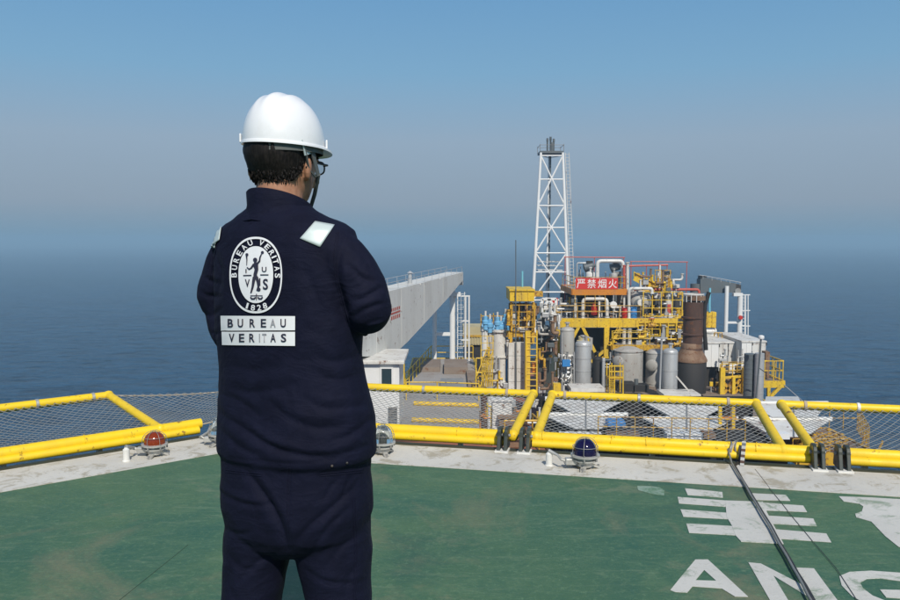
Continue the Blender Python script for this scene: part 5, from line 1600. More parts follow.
strut(P(606, 349, YM-.2), P(591, 362, YM-.2), .22, 'yellow', 'upper yellow stair brace left of the middle post')
strut(P(608, 353, YM-.2), P(595, 365, YM-.2), .18, 'yellow', 'lower yellow stair brace left of the middle post')
railing([Vector((X(556, YM), YM-.05, MZ+.06)), Vector((X(640, YM), YM-.05, MZ+.06))], 'yellow brown handrail on the deep yellow girder', mat='yellow_old', r=.03)
railing([Vector((X(556, YM), YM-.0, MZ+.06)), Vector((X(556, YM), YM+9, MZ+.06))], 'handrail along the left side of the upper deck', mat='yellow_old', r=.03)
# sign deck
SZ = Z(290, YM)
sd_ = slab('sign_deck', (X(573, YM), YM + .4, SZ), (X(626, YM), YM + 7, SZ), 'grey_deck', 'orange edged top deck carrying the red sign', edge='orange_beam', th=.15)
for px_ in (575, 599, 624):
    for dy in (.6, 6.6):
        column(px_, 291.5, 318, YM + dy, .16, 'white_paint', '%s %s slim white post carrying the sign deck' % ('front' if dy < 1 else 'rear', {575: 'left', 599: 'middle', 624: 'right'}[px_]), group='slim white posts carrying the sign deck')
railing([Vector((X(573.5, YM), YM+6.8, SZ)), Vector((X(573.5, YM), YM+.5, SZ)), Vector((X(625, YM), YM+.5, SZ)), Vector((X(625, YM), YM+6.8, SZ))], 'thin yellow handrail round the sign deck', mat='yellow_old', r=.025)
sg = thing('warning_sign', P(595.5, 290, YM), 'red warning sign with four white Chinese characters', 'sign')
x0, x1, z0, z1 = X(575, YM+.3), X(617, YM+.3), Z(289.2, YM+.3), Z(278, YM+.3)
MB().box((x0, YM+.26, z0), (x1, YM+.33, z1)).build('sign_board', 'sign_red', sg)
for k, ch in enumerate('严禁烟火'):
    vs2, fs2 = glyph(ch, 0.006)
    cw = (x1-x0)/4; cx = x0 + cw*(k+.5); cz = (z0+z1)/2
    mb = MB(); mb.add([(cx + x*cw*.80, YM+.25, cz + y*(z1-z0)*.80) for x, y in vs2], fs2)
    mb.build('sign_character', 'sign_white', sg)
for px_ in (578, 614): MB().cyl(P(px_, 290, YM+.36), P(px_, 277, YM+.36), .03, n=6).build('sign_post', 'grey_steel', sg)
# equipment on the sign deck
for i, (px_, m_, hw_) in enumerate(((591, 'white_paint', 4.6), (614.5, 'tank_grey', 3.2))):
    vessel(px_, 271.5 + 1.5*i, 289, hw_, YM+2, m_, ('white domed pot behind the red sign', 'grey pot at the right end of the red sign')[i], bands=1, group='pots on the sign deck')
    q = P(px_ - 1 + 3*i, 268, YM+3.2)
    t = thing('pump_motor', q, ('dark motor on top of the white pot behind the sign', 'dark motor above the right end of the sign')[i], 'motor', 'dark motors on the sign deck')
    MB().lathe(q - Vector((.55,0,0)), [(.2,0),(.36,.04),(.36,.8),(.2,.84),(.1,1.1)], axis=(1,0,.25), n=16).build('motor_body', 'grey_dark', t, smooth=True)
    MB().box(q + Vector((-.3,-.25,.28)), q + Vector((.2,.25,.62))).build('terminal_box', 'black_steel', t)
    MB().box(q + Vector((-.35,-.3,-1.6)), q + Vector((.35,.3,-.3))).build('motor_stand', 'grey_steel', t)
pipe([P(597.5, 289, YM+2.5), P(597.5, 261, YM+2.5), P(623, 261, YM+2.5), P(623, 275, YM+2.5)], .16, 'white_paint', 'white pipe arch rising above the red sign')
pipe([P(577, 289, YM+4), P(577, 263, YM+4), P(592, 263, YM+4)], .07, 'galvanised', 'thin grey pipe bend at the left of the sign deck')
pipe([P(580.5, 289, YM+4.5), P(580.5, 266, YM+4.5)], .05, 'galvanised', 'thin grey standpipe left of the white pot')
pipe([P(627.5, 290, YM+3), P(627.5, 262, YM+3)], .14, 'white_paint', 'white standpipe right of the red sign')
pipe([P(624, 289, YM+2), P(624, 265, YM+2)], .10, 'red_rail', 'red standpipe right of the red sign')
# thin red rails and pipes above the module
for i, (a_, b__, Y_) in enumerate((((564, 257), (625, 257.5), YM+5), ((625, 266), (668, 265), YM+4), ((630, 261.5), (688, 262), YM+6))):
    t = thing('red_rail_line', P(*a_, Y_), ('thin red rail running from the lattice tower over the sign', 'thick red pipe line right of the sign', 'thin red rail at the upper right of the pipework')[i], 'rail', 'red rails above the pipework')
    MB().cyl(P(*a_, Y_), P(*b__, Y_), (.05, .09, .045)[i], n=6).build('rail', 'red_rail', t)
    for f in (0.02, .5, .98):
        q = lerp(P(*a_, Y_), P(*b__, Y_), f); MB().cyl(q, Vector((q.x, q.y, MZ)), .035, n=6).build('post', 'red_rail', t)
pipe([P(634, 289.5, YM+2), P(699, 289.5, YM+2), P(699, 297, YM+2)], .11, 'red_rail', 'long red pipe running to the brown stack')

# between the decks
vh = thing('horizontal_drum', P(641, 304, YM+1), 'pale horizontal drum with dished end facing the helideck', 'vessel')
c0 = P(641, 301.5, YM+.8); r_ = 10.5*YM/F
MB().lathe(c0, [(.02,-.35),(r_*.45,-.30),(r_*.75,-.18),(r_*.93,-.02),(r_,.18),(r_,4.5),(r_*.8,4.75),(.02,4.9)], axis=(0,1,0), n=30).build('shell', 'tank_grey', vh, smooth=True)
MB().lathe(c0 + Vector((-.12,-.5,-.08)), [(.02,0),(r_*.30,.0),(r_*.34,.04),(r_*.34,.3)], axis=(0,1,0), n=20).build('end_manway', 'white_paint', vh, smooth=True)
MB().lathe(c0 + Vector((-.2,-.32,-.12)), [(r_*.40,0),(r_*.46,.02),(r_*.46,.08),(r_*.40,.1)], axis=(0,1,0), n=20).build('manway_ring', 'grey_dark', vh, smooth=True)
MB().lathe(c0 + Vector((0,.1,0)), [(r_,0),(r_*1.06,.02),(r_*1.06,.14),(r_,.16)], axis=(0,1,0), n=30).build('shell_ring', 'grey_steel', vh, smooth=True)
for dy in (.6, 3.6):
    MB().box(c0 + Vector((-r_*.8, dy, -r_*1.6)), c0 + Vector((r_*.8, dy+.25, -r_*.55))).build('saddle', 'grey_steel', vh)
for k, dx in enumerate((-.5, -.1, .3, .7)):
    MB().lathe(c0 + Vector((dx, .8+.5*k, r_*.75)), [(.08,0),(.08,.35),(.14,.36),(.14,.46),(.06,.47)], n=10).build('nozzle', 'white_paint', vh, smooth=True)
pipe([P(629, 319, YM+.1), P(629, 288.5, YM+.1), P(652, 288.5, YM+.1), P(652, 294, YM+.1)], .13, 'white_paint', 'white pipe hoop over the pale horizontal drum')
pipe([P(583, 319, YM+.5), P(583, 299, YM+.5), P(607, 299, YM+.5), P(607, 318, YM+.5)], .15, 'white_paint', 'white square pipe hoop under the red sign')
pipe([P(560, 304, YM+1.5), P(575, 304, YM+1.5), P(575, 316, YM+1.5)], .10, 'white_paint', 'white pipe at the left end of the upper deck')
pipe([P(556, 309, YM+1), P(573, 309, YM+1)], .09, 'galvanised', 'grey pipe at the left end of the upper deck')
for i, (px_, y0, y1, hw_, m_) in enumerate(((573, 297, 317, 2.6, 'tank_grey'), (567, 300, 317, 2.4, 'grey_steel'), (589, 301, 318, 2.2, 'rust_light'), (601, 301, 318, 2.6, 'grey_dark'), (620, 293, 318, 2.6, 'tank_grey'))):
    vessel(px_, y0, y1, hw_, YM+2.2, m_, ('grey filter pot at the left of the upper deck', 'dark filter pot at the far left of the upper deck', 'rusty filter pot inside the white hoop', 'dark green pot right of the red pump', 'grey column right of the round gauge')[i], bands=2, group='filter pots on the upper deck', cat='filter pot', name='filter_pot')
rp = thing('red_pump', P(594, 313, YM+.9), 'red pump inside the white pipe hoop below the sign', 'pump')
MB().lathe(P(594, 309.5, YM+.9), [(.10,-.5),(.26,-.45),(.26,.2),(.16,.25),(.16,.6),(.05,.62)], n=14).build('pump_body', 'red_paint', rp, smooth=True)
MB().cyl(P(592, 311.5, YM+.9), P(596.5, 311.5, YM+.9), .12, n=10).build('pump_outlet', 'red_paint', rp)
gd = thing('round_gauge', P(613.5, 318, YM+.3), 'white round gauge on a thin stem right of the white hoop', 'gauge')
MB().lathe(P(613.5, 305, YM+.3), [(.02,-.08),(.27,-.08),(.30,-.04),(.30,.1),(.02,.12)], axis=(0,1,0), n=22).build('dial', 'white_clean', gd, smooth=True)
MB().cyl(P(613.5, 318, YM+.34), P(613.5, 291, YM+.34), .05, n=8).build('stem', 'galvanised', gd)
for i, (px_, m_) in enumerate(((625.5, 'red_paint'), (633, 'blue_paint'))):
    q = P(px_, 318.5, YM+.5)
    t = thing('drum', q, ('red oil drum at the right end of the upper deck rail', 'blue oil drum beside the red one on the upper deck')[i], 'drum', 'oil drums on the upper deck')
    MB().lathe(q, [(.30,0),(.32,.02),(.32,.3),(.335,.32),(.32,.34),(.32,.6),(.335,.62),(.32,.64),(.32,.9),(.30,.92),(.28,.90)], n=18).build('drum_body', m_, t, smooth=True)
    MB().cyl(q + Vector((.1,-.1,.9)), q + Vector((.1,-.1,.94)), .04, n=8).build('bung', m_, t)

# crowded pipework between the horizontal drum and the brown stack
rnd = random.Random(11)
pal = [('yellow', 5), ('yellow_old', 5), ('white_paint', 5), ('galvanised', 4), ('rust_light', 3), ('grey_dark', 2), ('tank_grey', 2)]
bag = [m_ for m_, k in pal for _ in range(k)]
nm = {'orange_beam': 'orange', 'yellow': 'yellow', 'yellow_old': 'stained yellow', 'white_paint': 'white', 'galvanised': 'bare metal', 'rust_light': 'rusty', 'grey_dark': 'dark grey', 'tank_grey': 'pale grey'}
def clutter(n, xr, yr, Yr, where, bag, rr=(.06, .08, .10, .14), stub=0.3):
    """small pipe bends, stubs and boxes that crowd one corner of the module"""
    for k in range(n):
        m_ = rnd.choice(bag)
        x0 = rnd.uniform(*xr); y0 = rnd.uniform(yr[0], yr[1] - 3); Y_ = rnd.uniform(*Yr)
        r_ = rnd.choice(rr)
        x1 = min(xr[1], max(xr[0], x0 + rnd.choice((-1, 1))*rnd.uniform(3, 14))); y1 = min(yr[1], y0 + rnd.uniform(4, 16))
        a_ = P(x0, y0, Y_); b__ = P(x0, y1, Y_); b__.x = a_.x; c_ = P(x1, y1, Y_); c_.z = b__.z
        ux = (x0 - xr[0]) / (xr[1] - xr[0]); uy = (y0 - yr[0]) / (yr[1] - yr[0])
        spot = ('top', 'middle', 'bottom')[min(2, int(uy*3))] + ' ' + ('far left', 'left', 'right', 'far right')[min(3, int(ux*4))]
        if rnd.random() < stub:
            q = b__
            t = thing('instrument_box', q, '%s instrument box, %s, %s' % (nm[m_], spot, where), 'instrument box', '%s instrument boxes %s' % (nm[m_], where))
            w_ = rnd.uniform(.12, .3); h_ = rnd.uniform(.2, .5)
            MB().box(q - Vector((w_, w_*.6, 0)), q + Vector((w_, w_*.6, h_))).build('casing', m_, t, bevel=.02)
            MB().cyl(q - UP*rnd.uniform(.3, .8), q, .05, n=6).build('stem', 'galvanised', t)
            continue
        d_ = c_ + Vector((0, rnd.uniform(-.8, .8), 0)); e_ = d_ - UP*rnd.uniform(.3, 1.0)
        pipe([a_, b__, c_] + ([d_, e_] if k % 2 else []), r_, m_, '%s%s pipe bending %s, %s, %s' % ('thin ' if r_ < .07 else 'stout ' if r_ > .11 else '', nm[m_], 'right' if x1 > x0 else 'left', spot, where), group='%s pipe bends %s' % (nm[m_], where), n=7)
def gap_shade(x0, x1, y0, y1, Y, label, mat='grey_dark'):  # dark sheet added as the shade in the gaps between parts
    t = thing('gap_shade', (X((x0+x1)/2, Y), Y, Z(y1, Y)), label, 'gap_shade')
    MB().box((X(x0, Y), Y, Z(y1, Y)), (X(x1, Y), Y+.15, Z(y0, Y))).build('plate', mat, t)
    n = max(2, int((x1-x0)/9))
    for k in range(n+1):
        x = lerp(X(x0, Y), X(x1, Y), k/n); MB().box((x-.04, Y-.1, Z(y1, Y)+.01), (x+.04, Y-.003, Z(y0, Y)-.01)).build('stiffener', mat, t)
gap_shade(560, 630, 293, 318, YM+6.2, 'dark sheet as shade at the back of the upper deck under the sign')
gap_shade(636, 684, 296, 346, YM+5.2, 'dark sheet as shade behind the crowded pipework', 'black_steel')
gap_shade(560, 672, 328, 394, YM+1.5, 'dark sheet as shade behind the tanks and vessels', 'black_steel')
gap_shade(509, 536, 303, 331, 60.2, 'dark sheet as shade behind the small bottles', 'black_steel')
gap_shade(704, 748, 372, 394, 63.6, 'black sheet as shade under the white containers', 'shade_black')
def scaffold(xs, ys, Y, label, mat='yellow', w=.07):
    t = thing('pipe_scaffold', P(xs[0], ys[-1], Y), label, 'scaffold')
    for x in xs:
        p, q = P(x, ys[-1], Y), P(x, ys[0], Y); q.x = p.x
        MB().bar(p, q, w, w).build('upright', mat, t)
    for y in ys: MB().bar(P(xs[0]-.5, y, Y), P(xs[-1]+.5, y, Y), w*.8, w*.8).build('ledger', mat, t)
scaffold((643, 652, 661, 672, 682), (292, 300, 308, 316), YM+.1, 'thin yellow pipe scaffold right of the horizontal drum')
scaffold((638, 645, 652, 660, 668, 676, 683), (322, 329, 336), YM-.3, 'thin yellow pipe scaffold below the girder left of the stack')
scaffold((655, 661, 670), (270, 276, 283, 289), YM+2, 'stained yellow scaffold round the small chimney', 'yellow_old')
scaffold((512, 519, 527, 535), (305, 312, 320, 327), 56.9, 'stained yellow scaffold below the left yellow box', 'yellow_old', .06)
scaffold((481, 487, 493), (336, 343, 350, 357, 364), 56.5, 'thin yellow scaffold before the white risers', 'yellow', .05)
scaffold((612, 620, 630, 640, 650), (331, 338), YM-.9, 'yellow guard frame above the big grey tank', 'yellow', .05)
scaffold((575, 585, 595, 605), (295, 303, 311), YM+.3, 'thin stained yellow frame below the sign deck', 'yellow_old', .04)
scaffold((722, 729, 737, 744), (362, 367, 372), 60.2, 'yellow rail frame on the white container fronts', 'yellow_old', .05)
YB = ['yellow']*5 + ['yellow_old']*4 + ['white_paint']*3 + ['galvanised']*3 + ['rust_light']*2 + ['tank_grey']
clutter(60, (640, 683), (268, 318), (YM+.2, YM+4), 'left of the brown stack', ['white_paint']*4 + ['galvanised']*4 + ['yellow']*3 + ['yellow_old']*4 + ['rust_light']*2 + ['tank_grey']*2 + ['grey_dark']*2)
clutter(44, (638, 684), (323, 346), (YM-.9, YM+1.2), 'above the tank deck', YB, stub=.2)
clutter(40, (558, 628), (291, 318), (YM+.6, YM+4), 'below the red sign', ['white_paint']*4 + ['galvanised']*4 + ['grey_dark']*4 + ['rust_light']*2 + ['tank_grey']*2 + ['yellow_old'], rr=(.05, .06, .09))
clutter(14, (574, 624), (266, 289), (YM+2, YM+5), 'on the sign deck', ['grey_dark']*3 + ['galvanised']*3 + ['white_paint'], rr=(.05, .07))
clutter(30, (537, 558), (299, 340), (59, 63), 'at the tower foot', ['white_paint']*4 + ['galvanised']*3 + ['grey_dark']*2 + ['rust_light']*2 + ['tank_grey']*2, rr=(.07, .10, .14))
clutter(26, (508, 536), (303, 332), (57.2, 59.5), 'under the left yellow box', ['white_paint']*3 + ['tank_grey']*3 + ['rust_light']*4 + ['yellow_old']*3 + ['grey_dark']*2, rr=(.06, .09, .13))
clutter(16, (480, 508), (330, 395), (57, 58), 'among the white risers', ['white_paint']*3 + ['galvanised']*3 + ['yellow']*2, rr=(.06, .08))
clutter(24, (596, 626), (350, 390), (61.8, 63), 'beside the big grey tank', ['grey_dark']*3 + ['galvanised']*3 + ['rust_light']*2 + ['yellow_old'], rr=(.06, .09))
clutter(18, (536, 557), (340, 393), (56, 60), 'in the dark passage', ['rust_light']*4 + ['grey_dark']*3 + ['yellow_old']*2 + ['galvanised'], rr=(.06, .1))
clutter(26, (710, 745), (372, 398), (60.4, 62.5), 'under the white containers', ['rust_light']*5 + ['yellow_old']*4 + ['yellow']*2 + ['galvanised'], rr=(.06, .1))
clutter(14, (720, 768), (346, 372), (61.6, 62.6), 'on the white container fronts', ['white_paint']*3 + ['galvanised']*2 + ['grey_dark']*2, rr=(.05, .07))
clutter(26, (480, 540), (394, 440), (30, 36), 'behind the first net frame', ['rust_light']*4 + ['yellow']*3 + ['white_paint']*4 + ['galvanised']*2 + ['orange_beam']*2, rr=(.04, .05, .07))
for k in range(16):
    m_ = rnd.choice(('yellow', 'yellow_old', 'yellow', 'rust_light'))
    x0 = rnd.uniform(642, 682); y0 = rnd.uniform(322, 344); Y_ = YM - rnd.uniform(-1.5, .3)
    valve(P(x0, y0, Y_), rnd.uniform(.10, .16), '%s hand valve, %s %s, among pipes above the tanks' % (nm[m_], ('top', 'middle', 'bottom')[min(2, int((y0-322)/7.4))], ('far left', 'left', 'right', 'far right')[min(3, int((x0-642)/10.1))]), m_, rnd.choice(('red_paint', 'yellow', 'black_steel')), group='%s hand valves above the tanks' % nm[m_])
for i, (px_, y0, y1) in enumerate(((659, 265, 318), (664.5, 270, 316), (671, 284, 318), (650, 270, 300))):
    column(px_, y0, y1, YM+3, .12, 'yellow_old' if i % 2 else 'white_paint', ('tall white standpipe in the middle of the pipework', 'yellow standpipe beside the red topped chimney', 'short white standpipe left of the stack', 'yellow standpipe behind the horizontal drum')[i], group='standpipes in the crowded pipework', cat='standpipe', name='standpipe')
ch_ = thing('small_chimney', P(668, 318, YM+2.5), 'slim white chimney with red base and dark cap in the pipework', 'chimney')
q = P(668, 304, YM+2.5)
MB().cyl(q, P(668, 274, YM+2.5), .24, n=14).build('flue', 'white_paint', ch_, smooth=True)
MB().lathe(P(668, 274, YM+2.5), [(.24,0),(.33,.02),(.33,.22),(.2,.26)], n=14).build('cap', 'grey_dark', ch_, smooth=True)
MB().cyl(P(668, 318, YM+2.5), q, .26, n=14).build('base', 'red_rail', ch_, smooth=True)
tk = thing('yellow_gangway', P(650, 287, YM+3), 'slanting yellow gangway frame above the pale horizontal drum', 'gangway')
for k in range(5):
    a_ = P(637 + k*4, 277 + k*2.2, YM+3); MB().box(a_ - Vector((.16,.4,.35)), a_ + Vector((.16,.4,.35))).build('gangway_step', 'yellow_old', tk)
MB().bar(P(634, 278, YM+2.5), P(658, 291, YM+2.5), .08, .4).build('stringer', 'yellow', tk)
MB().bar(P(634, 272, YM+2.5), P(658, 285, YM+2.5), .06, .06).build('hand_rail', 'yellow', tk)
for px_ in (634, 646, 658): MB().cyl(P(px_, 278+(px_-634)*.54, YM+2.5), P(px_, 271.5+(px_-634)*.54, YM+2.5), .04, n=6).build('rail_post', 'yellow', tk)

# mid deck over the tanks
MZ2 = Z(345.5, YM-1)
slab('tank_top_deck', (X(613, YM-1), YM - 1, MZ2), (X(672, YM-1), YM + 4, MZ2), 'grey_deck', 'olive yellow edged deck on top of the grey tanks', edge='yellow_old', th=.12)
railing([Vector((X(613.5, YM-1), YM-.9, MZ2)), Vector((X(650, YM-1), YM-.9, MZ2))], 'yellow handrail on the deck above the left grey tank', r=.03)
for i, px_ in enumerate((624, 629.5, 646)):
    pipe([P(px_, 345, YM), P(px_, 328, YM)], .17, 'white_paint', ('left white pipe between tank deck and upper deck', 'second white pipe between tank deck and upper deck', 'third white pipe between tank deck and upper deck, by the valves')[i])
strt = thing('yellow_steps', P(615, 345, YM-1), 'yellow steps left of the white pipes under the upper deck', 'stair')
for k in range(6):
    q = P(611.5 + k*1.6, 345 - k*3, YM - .6); MB().box(q - Vector((.3,.12,.03)), q + Vector((.3,.12,.03))).build('tread', 'yellow', strt)
MB().bar(P(610.5, 346, YM-.75), P(620.5, 328, YM-.75), .06, .22).build('stringer', 'yellow', strt)
MB().bar(P(610.5, 340, YM-.75), P(620.5, 322.5, YM-.75), .05, .05).build('hand_rail', 'yellow', strt)

# vessels under the deck
LDZ = Z(394, 60)
slab('module_floor', (X(556, 58), 52, LDZ), (X(752, 60), 78, LDZ), 'brown_deck', 'brown floor deck under the vessels and tanks', edge='yellow', th=.3)
vessel(568, 327.5, 362, 7.2, 64, 'tank_grey', 'grey insulated column behind the left V brace', bands=2)
vessel(584, 341, 391, 8.2, 60.5, 'galvanised', 'shiny galvanised upright vessel at the left front of the module', bands=4)
tp_ = thing('vessel_head_unit', P(583, 341, 61), 'pale piping head on top of the shiny left vessel', 'equipment')
MB().lathe(P(582, 343, 61.3), [(.35,0),(.42,.03),(.42,.2),(.3,.24),(.3,.5),(.1,.6)], n=16).build('head_drum', 'cream', tp_, smooth=True)
MB().tube([P(586, 342, 61), P(586, 336, 61), P(591, 338, 61), P(591, 350, 61)], .12, 8).build('head_pipe', 'tank_grey', tp_, smooth=True)
vessel(598, 357, 390, 5.0, 62, 'soot', 'dark upright vessel right of the shiny one', bands=2)
vessel(603.5, 358, 390, 1.7, 61.5, 'galvanised', 'narrow bright pipe column beside the dark vessel', bands=2, nozzle=False)
vessel(631, 348, 390, 14.8, 61, 'tank_grey', 'big pale grey round tank with manway under the tank deck', bands=2, man=(math.radians(222), .66, .36), nozzle=False, cat='tank', name='storage_tank', skirt='soot')
vessel(658, 350, 390, 10.2, 63, 'tank_grey', 'second pale grey tank half hidden by the shiny column', bands=2, man=(math.radians(238), .62, .36), nozzle=False, cat='tank', name='storage_tank', skirt='soot')
vessel(671.5, 349, 395, 7.6, 57.5, 'galvanised', 'shiny galvanised column left of the black stack base', bands=3)
for i, (px_, hw_, hh) in enumerate(((626, 9, 9), (641, 8, 7))):
    q = P(px_, 392, 58.6)
    t = thing('dark_skid', q, ('dark purple skid in front of the big grey tank', 'dark skid in front of the second grey tank')[i], 'skid', 'dark skids before the tanks')
    MB().box(q - Vector((hw_*59/F, 0, 0)), q + Vector((hw_*59/F, 1.0, hh*59/F))).build('skid_body', 'soot', t, bevel=.03)
    MB().cyl(q + Vector((-.3, .3, hh*59/F)), q + Vector((-.3, .3, hh*59/F+.4)), .16, n=10).build('skid_vent', 'grey_dark', t)
mst = thing('thin_mast', P(660, 396, 56.5), 'thin grey mast in front of the shiny galvanised column', 'mast')
MB().cyl(P(659.5, 396, 56.5), P(662, 333, 56.5), .07, n=8).build('pole', 'galvanised', mst, smooth=True)
MB().box(P(661.5, 338, 56.5) - Vector((.5,.1,.05)), P(661.5, 338, 56.5) + Vector((.4,.1,.05))).build('arm', 'galvanised', mst)
strut(P(676, 376, 56.3), P(693, 396, 56.3), .10, 'white_paint', 'thin white stay running down from the shiny column')
tag(MB().box(P(664, 397.5, 55) + Vector((0,0,0)), P(701, 394.5, 55) + Vector((0,2,0))).build('white_plinth', 'white_paint', loc=P(680, 397, 55)), 'long low white plinth before the black stack base', 'plinth')
tag(MB().box(P(571, 392, 57), P(605, 388.5, 57) + Vector((0,2,0))).build('white_plinth', 'white_paint', loc=P(588, 392, 57)), 'low white plinth below the shiny left vessel', 'plinth')
# grey pipe rack at the left
for k in range(8):
    y_ = 356 + k*4.1
    pipe([P(558 + (k*3) % 5, y_, 61.5), P(574.5 - (k*2) % 3, y_ + .5, 61.5)], .11 if k % 2 else .15, 'galvanised' if k % 3 else 'white_paint', '%s pipe from the top of the grey rack left of the shiny vessel' % ('first', 'second', 'third', 'fourth', 'fifth', 'sixth', 'seventh', 'eighth')[k], group='stacked pipes of the grey rack')
for k in range(14):
    x_ = rnd.uniform(556, 574); y_ = rnd.uniform(350, 386)
    pipe([P(x_, y_, 61.2), P(x_, y_ + rnd.uniform(4, 12), 61.2), P(x_ + rnd.uniform(-4, 4), y_ + 13, 61)], .07, rnd.choice(('galvanised', 'white_paint', 'grey_steel')), 'small pipe drop, %s %s, in the grey rack by the shiny vessel' % (('top', 'middle', 'bottom')[min(2, int((y_-350)/12.1))], ('far left', 'left', 'right', 'far right')[min(3, int((x_-556)/4.51))]), group='small pipe drops in the grey rack', n=6)
rk = thing('pipe_rack', P(561.5, 388, 61), 'tall thin grey stand of the pipe rack', 'rack')
for px_ in (562, 574): MB().cyl(P(px_, 391, 61), P(px_, 333 if px_ == 562 else 352, 61), .06, n=8).build('rack_post', 'galvanised', rk)
MB().box(P(566, 363, 60.6) - Vector((.3,.2,.25)), P(566, 363, 60.6) + Vector((.3,.2,.25))).build('junction_box', 'blue_paint', rk)
tag(MB().box(P(553.5, 393, 50), P(561, 384, 50) + Vector((0,.5,0))).build('yellow_plate', 'yellow', loc=P(557, 393, 50)), 'square yellow plate just above the second net frame', 'plate')
# yellow access tower before the tanks
at_ = thing('access_tower', P(616, 395, 57.5), 'yellow access tower with rails before the big grey tank', 'access tower')
for px_ in (609.5, 614.5, 623):
    for dy in (0, 1.0): MB().cyl(P(px_, 395, 57.5) + Vector((0,dy,0)), P(px_, 365, 57.5) + Vector((0,dy,0)), .05, n=6).build('tower_post', 'yellow', at_)
for y_ in (366, 371.5, 377.5): MB().bar(P(609.5, y_, 57.5), P(623, y_, 57.5), .08, .08).build('tower_rail', 'yellow', at_)
MB().box(P(609, 379.5, 57.5), P(623.5, 378, 57.5) + Vector((0,1.0,0))).build('landing', 'yellow_old', at_)
for k in range(7): MB().bar(P(609.5, 381+k*2, 57.45), P(614.5, 381+k*2, 57.45), .05, .05).build('rung', 'yellow', at_)

# ---------------------------------------------------------------- brown stack
YS = 58
st = thing('exhaust_stack', P(692, 395, YS), 'tall rusty brown exhaust stack on a black drum base', 'stack')
c0 = P(695, 395, YS); c0.y += 1.2
k_ = YS/F
def zz(y): return Z(y, YS) - c0.z
MB().lathe(c0, [(15.6*k_,0),(15.6*k_,zz(364)),(14.8*k_,zz(363))], n=30).build('drum_base', 'soot', st, smooth=True)
MB().lathe(c0, [(16.2*k_,zz(363.5)),(16.4*k_,zz(362)),(15.0*k_,zz(359)),(11.0*k_,zz(352)),(10.8*k_,zz(351))], n=30).build('cone', 'rust_light', st, smooth=True)
MB().lathe(c0, [(10.4*k_,zz(351.5)),(10.4*k_,zz(346)),(9.9*k_,zz(345))], n=28).build('collar', 'rust_light', st, smooth=True)
MB().lathe(c0 + Vector((.1,0,0)), [(9.8*k_,zz(345.5)),(9.9*k_,zz(320)),(9.8*k_,zz(303)),(8.6*k_,zz(302.9)),(8.6*k_,zz(310))], n=28).build('flue', 'rust', st, smooth=True)
for y_ in (352, 337, 320): MB().lathe(c0 + Vector((.05,0,zz(y_))), [(10.0*k_,0),(10.9*k_,.02),(10.9*k_,.14),(10.0*k_,.16)], n=28).build('stack_ring', 'rust', st, smooth=True)
for a in np.linspace(0, 2*math.pi, 13)[:-1]:
    q = c0 + Vector((.1 + math.cos(a)*10.0*k_, math.sin(a)*10.0*k_, zz(303)))
    MB().bar(q, q + Vector((0,0,.55)), .05, .05).build('crown_post', 'white_paint', st)
ringp = [c0 + Vector((.1 + math.cos(a)*10.0*k_, math.sin(a)*10.0*k_, zz(303)+.55)) for a in np.linspace(0, 2*math.pi, 25)[:-1]]
MB().tube(ringp, .05, 6, closed=True).build('crown_ring', 'white_paint', st)
MB().lathe(c0 + Vector((.25,0,0)), [(9.2*k_,zz(303)+.1),(9.9*k_,zz(303)+.12),(9.9*k_,zz(303)+.42),(9.2*k_,zz(303)+.44)], n=28).build('crown_band', 'rust_light', st, smooth=True)
MB().tube([P(706, 350, YS+1.2), P(704, 325, YS+1.2), P(705, 305, YS+1.2), P(709, 292, YS+1.2)], .16, 10).build('side_pipe', 'soot', st, smooth=True)

# ---------------------------------------------------------------- right crane boom, rest, mast and yellow box
YR = 78
rc = thing('crane_boom', P(706, 292, YR), 'dark grey crane boom at right resting on white posts', 'crane')
def rb(px_, yt, yb, y3, wd=1.2): 
    return [P(px_, yt, y3), P(px_, yb, y3), P(px_, yb, y3) + Vector((0, wd, 0)), P(px_, yt, y3) + Vector((0, wd, 0))]
MB().ring_loft([rb(700.5, 279.5, 293.5, YR), rb(704, 277, 293, YR), rb(726, 281.5, 293, YR), rb(736, 283.5, 292.5, YR)]).build('boom_box', 'grey_dark', rc)
MB().ring_loft([rb(736, 284, 294, YR, 1.0), rb(741, 284.5, 295, YR, 1.0)]).build('boom_head', 'black_steel', rc)
MB().lathe(P(737.5, 291, YR) - Vector((0,.15,0)), [(.05,0),(.3,0),(.24,.15),(.3,.3),(.05,.3)], axis=(0,1,0), n=18).build('sheave', 'grey_steel', rc, smooth=True)
for yy in (0, 1.1):
    MB().tube([P(703, 275.5, YR) + Vector((0,yy,0)), P(741, 282.5, YR) + Vector((0,yy,0))], .03, 5).build('walkway_rail', 'galvanised', rc)
    for px_ in (703, 712, 721, 730, 740): MB().cyl(P(px_, 275.5+(px_-703)*.185, YR) + Vector((0,yy,0)), P(px_, 279+(px_-703)*.17, YR) + Vector((0,yy,0)), .03, n=5).build('rail_post', 'galvanised', rc)
MB().box(P(701, 279, YR) + Vector((0,.1,0)), P(707, 276, YR) + Vector((0,1.0,0))).build('winch', 'black_steel', rc)
MB().cyl(P(698, 293, YR) + Vector((0,.6,-9)), P(698, 284, YR) + Vector((0,.6,0)), .55, n=16).build('pedestal', 'grey_dark', rc, smooth=True)
rr = thing('boom_rest', P(734, 345, YR-.4), 'white two-legged boom rest at the right of the brown stack', 'boom rest')
for px_, y0, r_ in ((725.3, 286, .20), (739, 294, .26)):
    p, q = P(px_, 346, YR-.4), P(px_, y0, YR-.4); q.x = p.x
    MB().cyl(p, q, r_, n=12).build('leg', 'white_clean', rr, smooth=True)
MB().bar(P(725.3, 322.5, YR-.4), P(739, 322.5, YR-.4), .2, .2).build('cross_beam', 'white_clean', rr)
